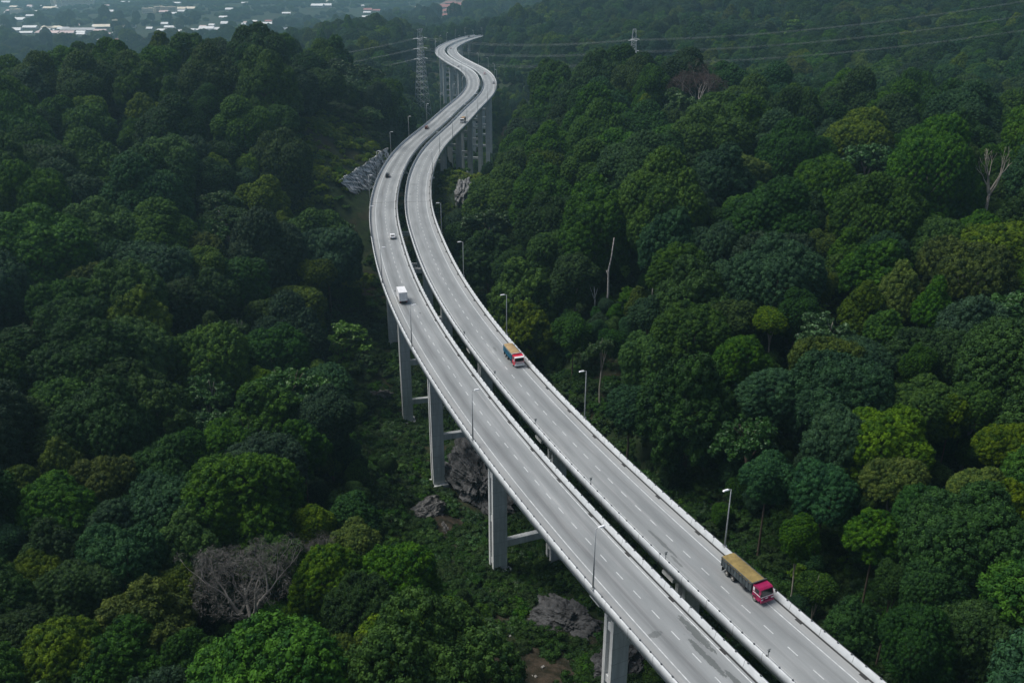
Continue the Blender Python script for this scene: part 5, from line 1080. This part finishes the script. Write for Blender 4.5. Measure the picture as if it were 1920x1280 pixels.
# ------------------------------------------------------------------ far town
BC = {'w': (.72, .72, .70), 'y': (.70, .62, .48), 'r': (.33, .13, .115), 'p': (.58, .45, .42), 'g': (.38, .38, .38)}
MROOF = {k: simple('roof_' + n_, BC[k], .7, 0, .08, .05) for k, n_ in zip('wyrpg', ('white', 'cream', 'red', 'rose', 'grey'))}
MWALL = simple('town_wall', (.62, .60, .55), .8, 0, .2, .08); MWIN = simple('town_window', (.10, .12, .13), .4)
CN = {'w': 'white roofed', 'y': 'cream', 'r': 'red roofed', 'p': 'rose roofed', 'g': 'grey roofed'}
TLM = [('the left edge', 0, 60), ('the pair of cream towers', 107, 8), ('the red roofs over the ridge', 280, 80), ('the long grey roof', 144, 57), ('the cream apartment row', 318, 24), ('the top of the left hill', 480, 55), ('the red terraces', 845, 20), ('the left pylon', 787, 60)]
bown = {}
for bi, (x, y, w_, h_, k) in enumerate(BLD):
    w_ *= 1.15; h_ *= 1.15
    g = gz(x, y) - 1; tower = h_ > 17 or (k == 'y' and h_ > 14); dp = min(w_ * .55, 40) if not tower else min(w_ * .7, 18)
    o = empty('apartment_tower' if tower else 'building', (x, y + dp / 2, g), (bi * .37 % .5) - .25)
    hw_ = h_ * (1.0 if tower else .55)
    wl = MB().box((0, 0, hw_ / 2), (w_, dp, hw_)).build('wall', MROOF['y'] if tower else MWALL, o)
    if tower:
        for z in np.arange(2.2, hw_ - 1, 4.2): MB().box((0, -dp / 2 - .02, z), (w_ - 3, .12, 1.7)).build('window_band', MWIN, wl)
        MB().box((0, 0, hw_ + .5), (w_ + .6, dp + .6, 1.0)).box((w_ * .15, 0, hw_ + 2), (w_ * .3, dp * .5, 2.2)).build('roof', MROOF['y'], o)
    else:
        rf = MB(); nb = max(1, int(w_ / 22))
        for q in range(nb):
            x0 = -w_ / 2 + w_ * q / nb; x1 = x0 + w_ / nb; ri = h_ * .45
            rf.add([(x0 - .5, -dp / 2 - 1, hw_ - .3), (x1 + .4, -dp / 2 - 1, hw_ - .3), (x1 + .4, dp / 2 + 1, hw_ - .3), (x0 - .5, dp / 2 + 1, hw_ - .3), (x0 - .5, 0, hw_ + ri), (x1 + .4, 0, hw_ + ri)], [(0, 1, 5, 4), (2, 3, 4, 5), (0, 4, 3), (1, 2, 5), (0, 3, 2, 1)])
        rf.build('roof', MROOF[k], o)
        MB().box((0, -dp / 2 - .02, hw_ * .55), (w_ - 5, .12, 1.5)).build('window_band', MWIN, wl)
    px, py, fz = (float(q) for q in seen(np.array(x), np.array(y), np.array(g + h_ / 2)))
    q, nm, lx, ly = min((math.hypot(px - a, (py - b_) * 1.6), nm, a, b_) for nm, a, b_ in TLM)
    dr = ('left of' if px < lx else 'right of') if abs(px - lx) > abs(py - ly) * 1.5 else ('above' if py < ly else 'below')
    bown.setdefault((CN[k], 'tower' if tower else 'building', dr, nm), []).append((q, o))
for (cn_, ty, dr, nm), lst in bown.items():
    lst.sort(key=lambda t: t[0])
    for j, (q, o) in enumerate(lst): tag(o, 'hazy %s %s, %s %s %s' % (cn_, 'apartment block' if ty == 'tower' else 'low building', 'nearest' if j == 0 else ORD[j] + ' one', dr, nm), 'building', 'buildings of the far town')
# terraces on the red hillside
x0 = np.array([t[0] for t in TOWN]); y0 = np.array([t[1] for t in TOWN])
tow = sorted(range(len(TOWN)), key=lambda i: TOWN[i][1])
for r_, i in enumerate(tow):
    x, y, w_ = TOWN[i]; g = gz(x, y) - 2; o = empty('terrace_row', (x, y, g), (i % 5 - 2) * .06); n = max(3, int(w_ / 5)); L = w_ * 1.45
    wl = MB().box((0, 0, 3.8), (L, 12, 7.6)).build('wall', MWALL, o); rf = MB(); m = MB()
    for q in range(n):
        a = -L / 2 + L * q / n; b_ = a + L / n - .25
        rf.add([(a, -7, 7.4), (b_, -7, 7.4), (b_, 7, 7.4), (a, 7, 7.4), (a, 0, 11.5), (b_, 0, 11.5)], [(0, 1, 5, 4), (2, 3, 4, 5), (0, 4, 3), (1, 2, 5), (0, 3, 2, 1)])
    rf.build('roof', MROOF['r'], o)
    for z in (2.2, 5.4): MB().box((0, -6.02, z), (L - 3, .12, 1.5)).build('window_band', MWIN, wl)
    tag(o, 'red roofed terrace row on the far hillside, %s row up from the nearest' % ORD[r_] if r_ else 'nearest red roofed terrace row on the far hillside', 'terrace', 'terraces on the red hillside')
# raw red earth between the terraces, and the pale expressway on the far ridge
def draped(name, outline, mat, label, lift, kind='structure', n=26):
    P = np.array(outline, float); c = P.mean(0); V = [(c[0], c[1])]; Q = []
    rings = 8
    for r_ in range(1, rings + 1):
        for k in range(n):
            t = k / n * len(P); i = int(t) % len(P); f = t - int(t); e = P[i] * (1 - f) + P[(i + 1) % len(P)] * f; V.append(tuple(c + (e - c) * r_ / rings))
    V = np.array(V); Z = terrain_z(V[:, 0], V[:, 1]) + lift; V3 = [(a, b_, z) for (a, b_), z in zip(V, Z)]; F = [(0, 1 + k, 1 + (k + 1) % n) for k in range(n)]
    for r_ in range(rings - 1):
        for k in range(n): a = 1 + r_ * n + k; b_ = 1 + r_ * n + (k + 1) % n; F.append((a, a + n, b_ + n, b_))
    o = MB().add(V3, F).build(name, mat); tag(o, label, name.replace('_', ' '), kind=kind); return o
draped('bare_hillside', [(-276, 2760), (-150, 2360), (-118, 2500), (-105, 2800), (-125, 3300), (-150, 3800), (-250, 3850), (-262, 3300)], simple('raw_earth', (.15, .105, .085), .95, 0, .4, .03), 'raw reddish earth of the terraced hillside beyond the highway', 2.5)
def far_road(pts, w_, label):
    V = []; F = []
    for i, (x, y) in enumerate(pts): z = max(gz(x, y), gz(x - w_ / 2, y), gz(x + w_ / 2, y)) + 4; V += [(x - w_ / 2, y, z), (x + w_ / 2, y, z), (x - w_ / 2, y, z - 2), (x + w_ / 2, y, z - 2)]
    for i in range(len(pts) - 1): a = i * 4; F += [(a, a + 1, a + 5, a + 4), (a, a + 4, a + 6, a + 2), (a + 1, a + 3, a + 7, a + 5), (a + 2, a + 6, a + 7, a + 3)]
    o = MB().add(V, F).build('expressway', simple('far_concrete', (.55, .56, .56), .8)); tag(o, label, 'expressway', kind='structure')
far_road([(122, 2600), (116, 2680), (111, 2760), (106, 2850), (100, 2980)], 10, 'pale expressway strip on the far ridge, left lane bundle')
far_road([(140, 2640), (137, 2700), (133, 2780), (128, 2880), (122, 3000)], 10, 'pale expressway strip on the far ridge, right lane bundle')

# ------------------------------------------------------------------ haze: one closed box of thin air round everything
m = bpy.data.materials.new('haze'); m.use_nodes = True; nt = m.node_tree; nt.nodes.clear(); out = nt.nodes.new('ShaderNodeOutputMaterial'); pv = nt.nodes.new('ShaderNodeVolumePrincipled')
pv.inputs['Color'].default_value = HAZE_COL + (1,); pv.inputs['Density'].default_value = HAZE; pv.inputs['Anisotropy'].default_value = .35; nt.links.new(pv.outputs[0], out.inputs['Volume'])
bx = MB().box((0, 4590, 60), (13800, 9560, 420)).build('haze', m); tag(bx, 'thin bluish haze lying over the valley and far plain', 'haze', kind='stuff')
print('objects', len(bpy.data.objects))
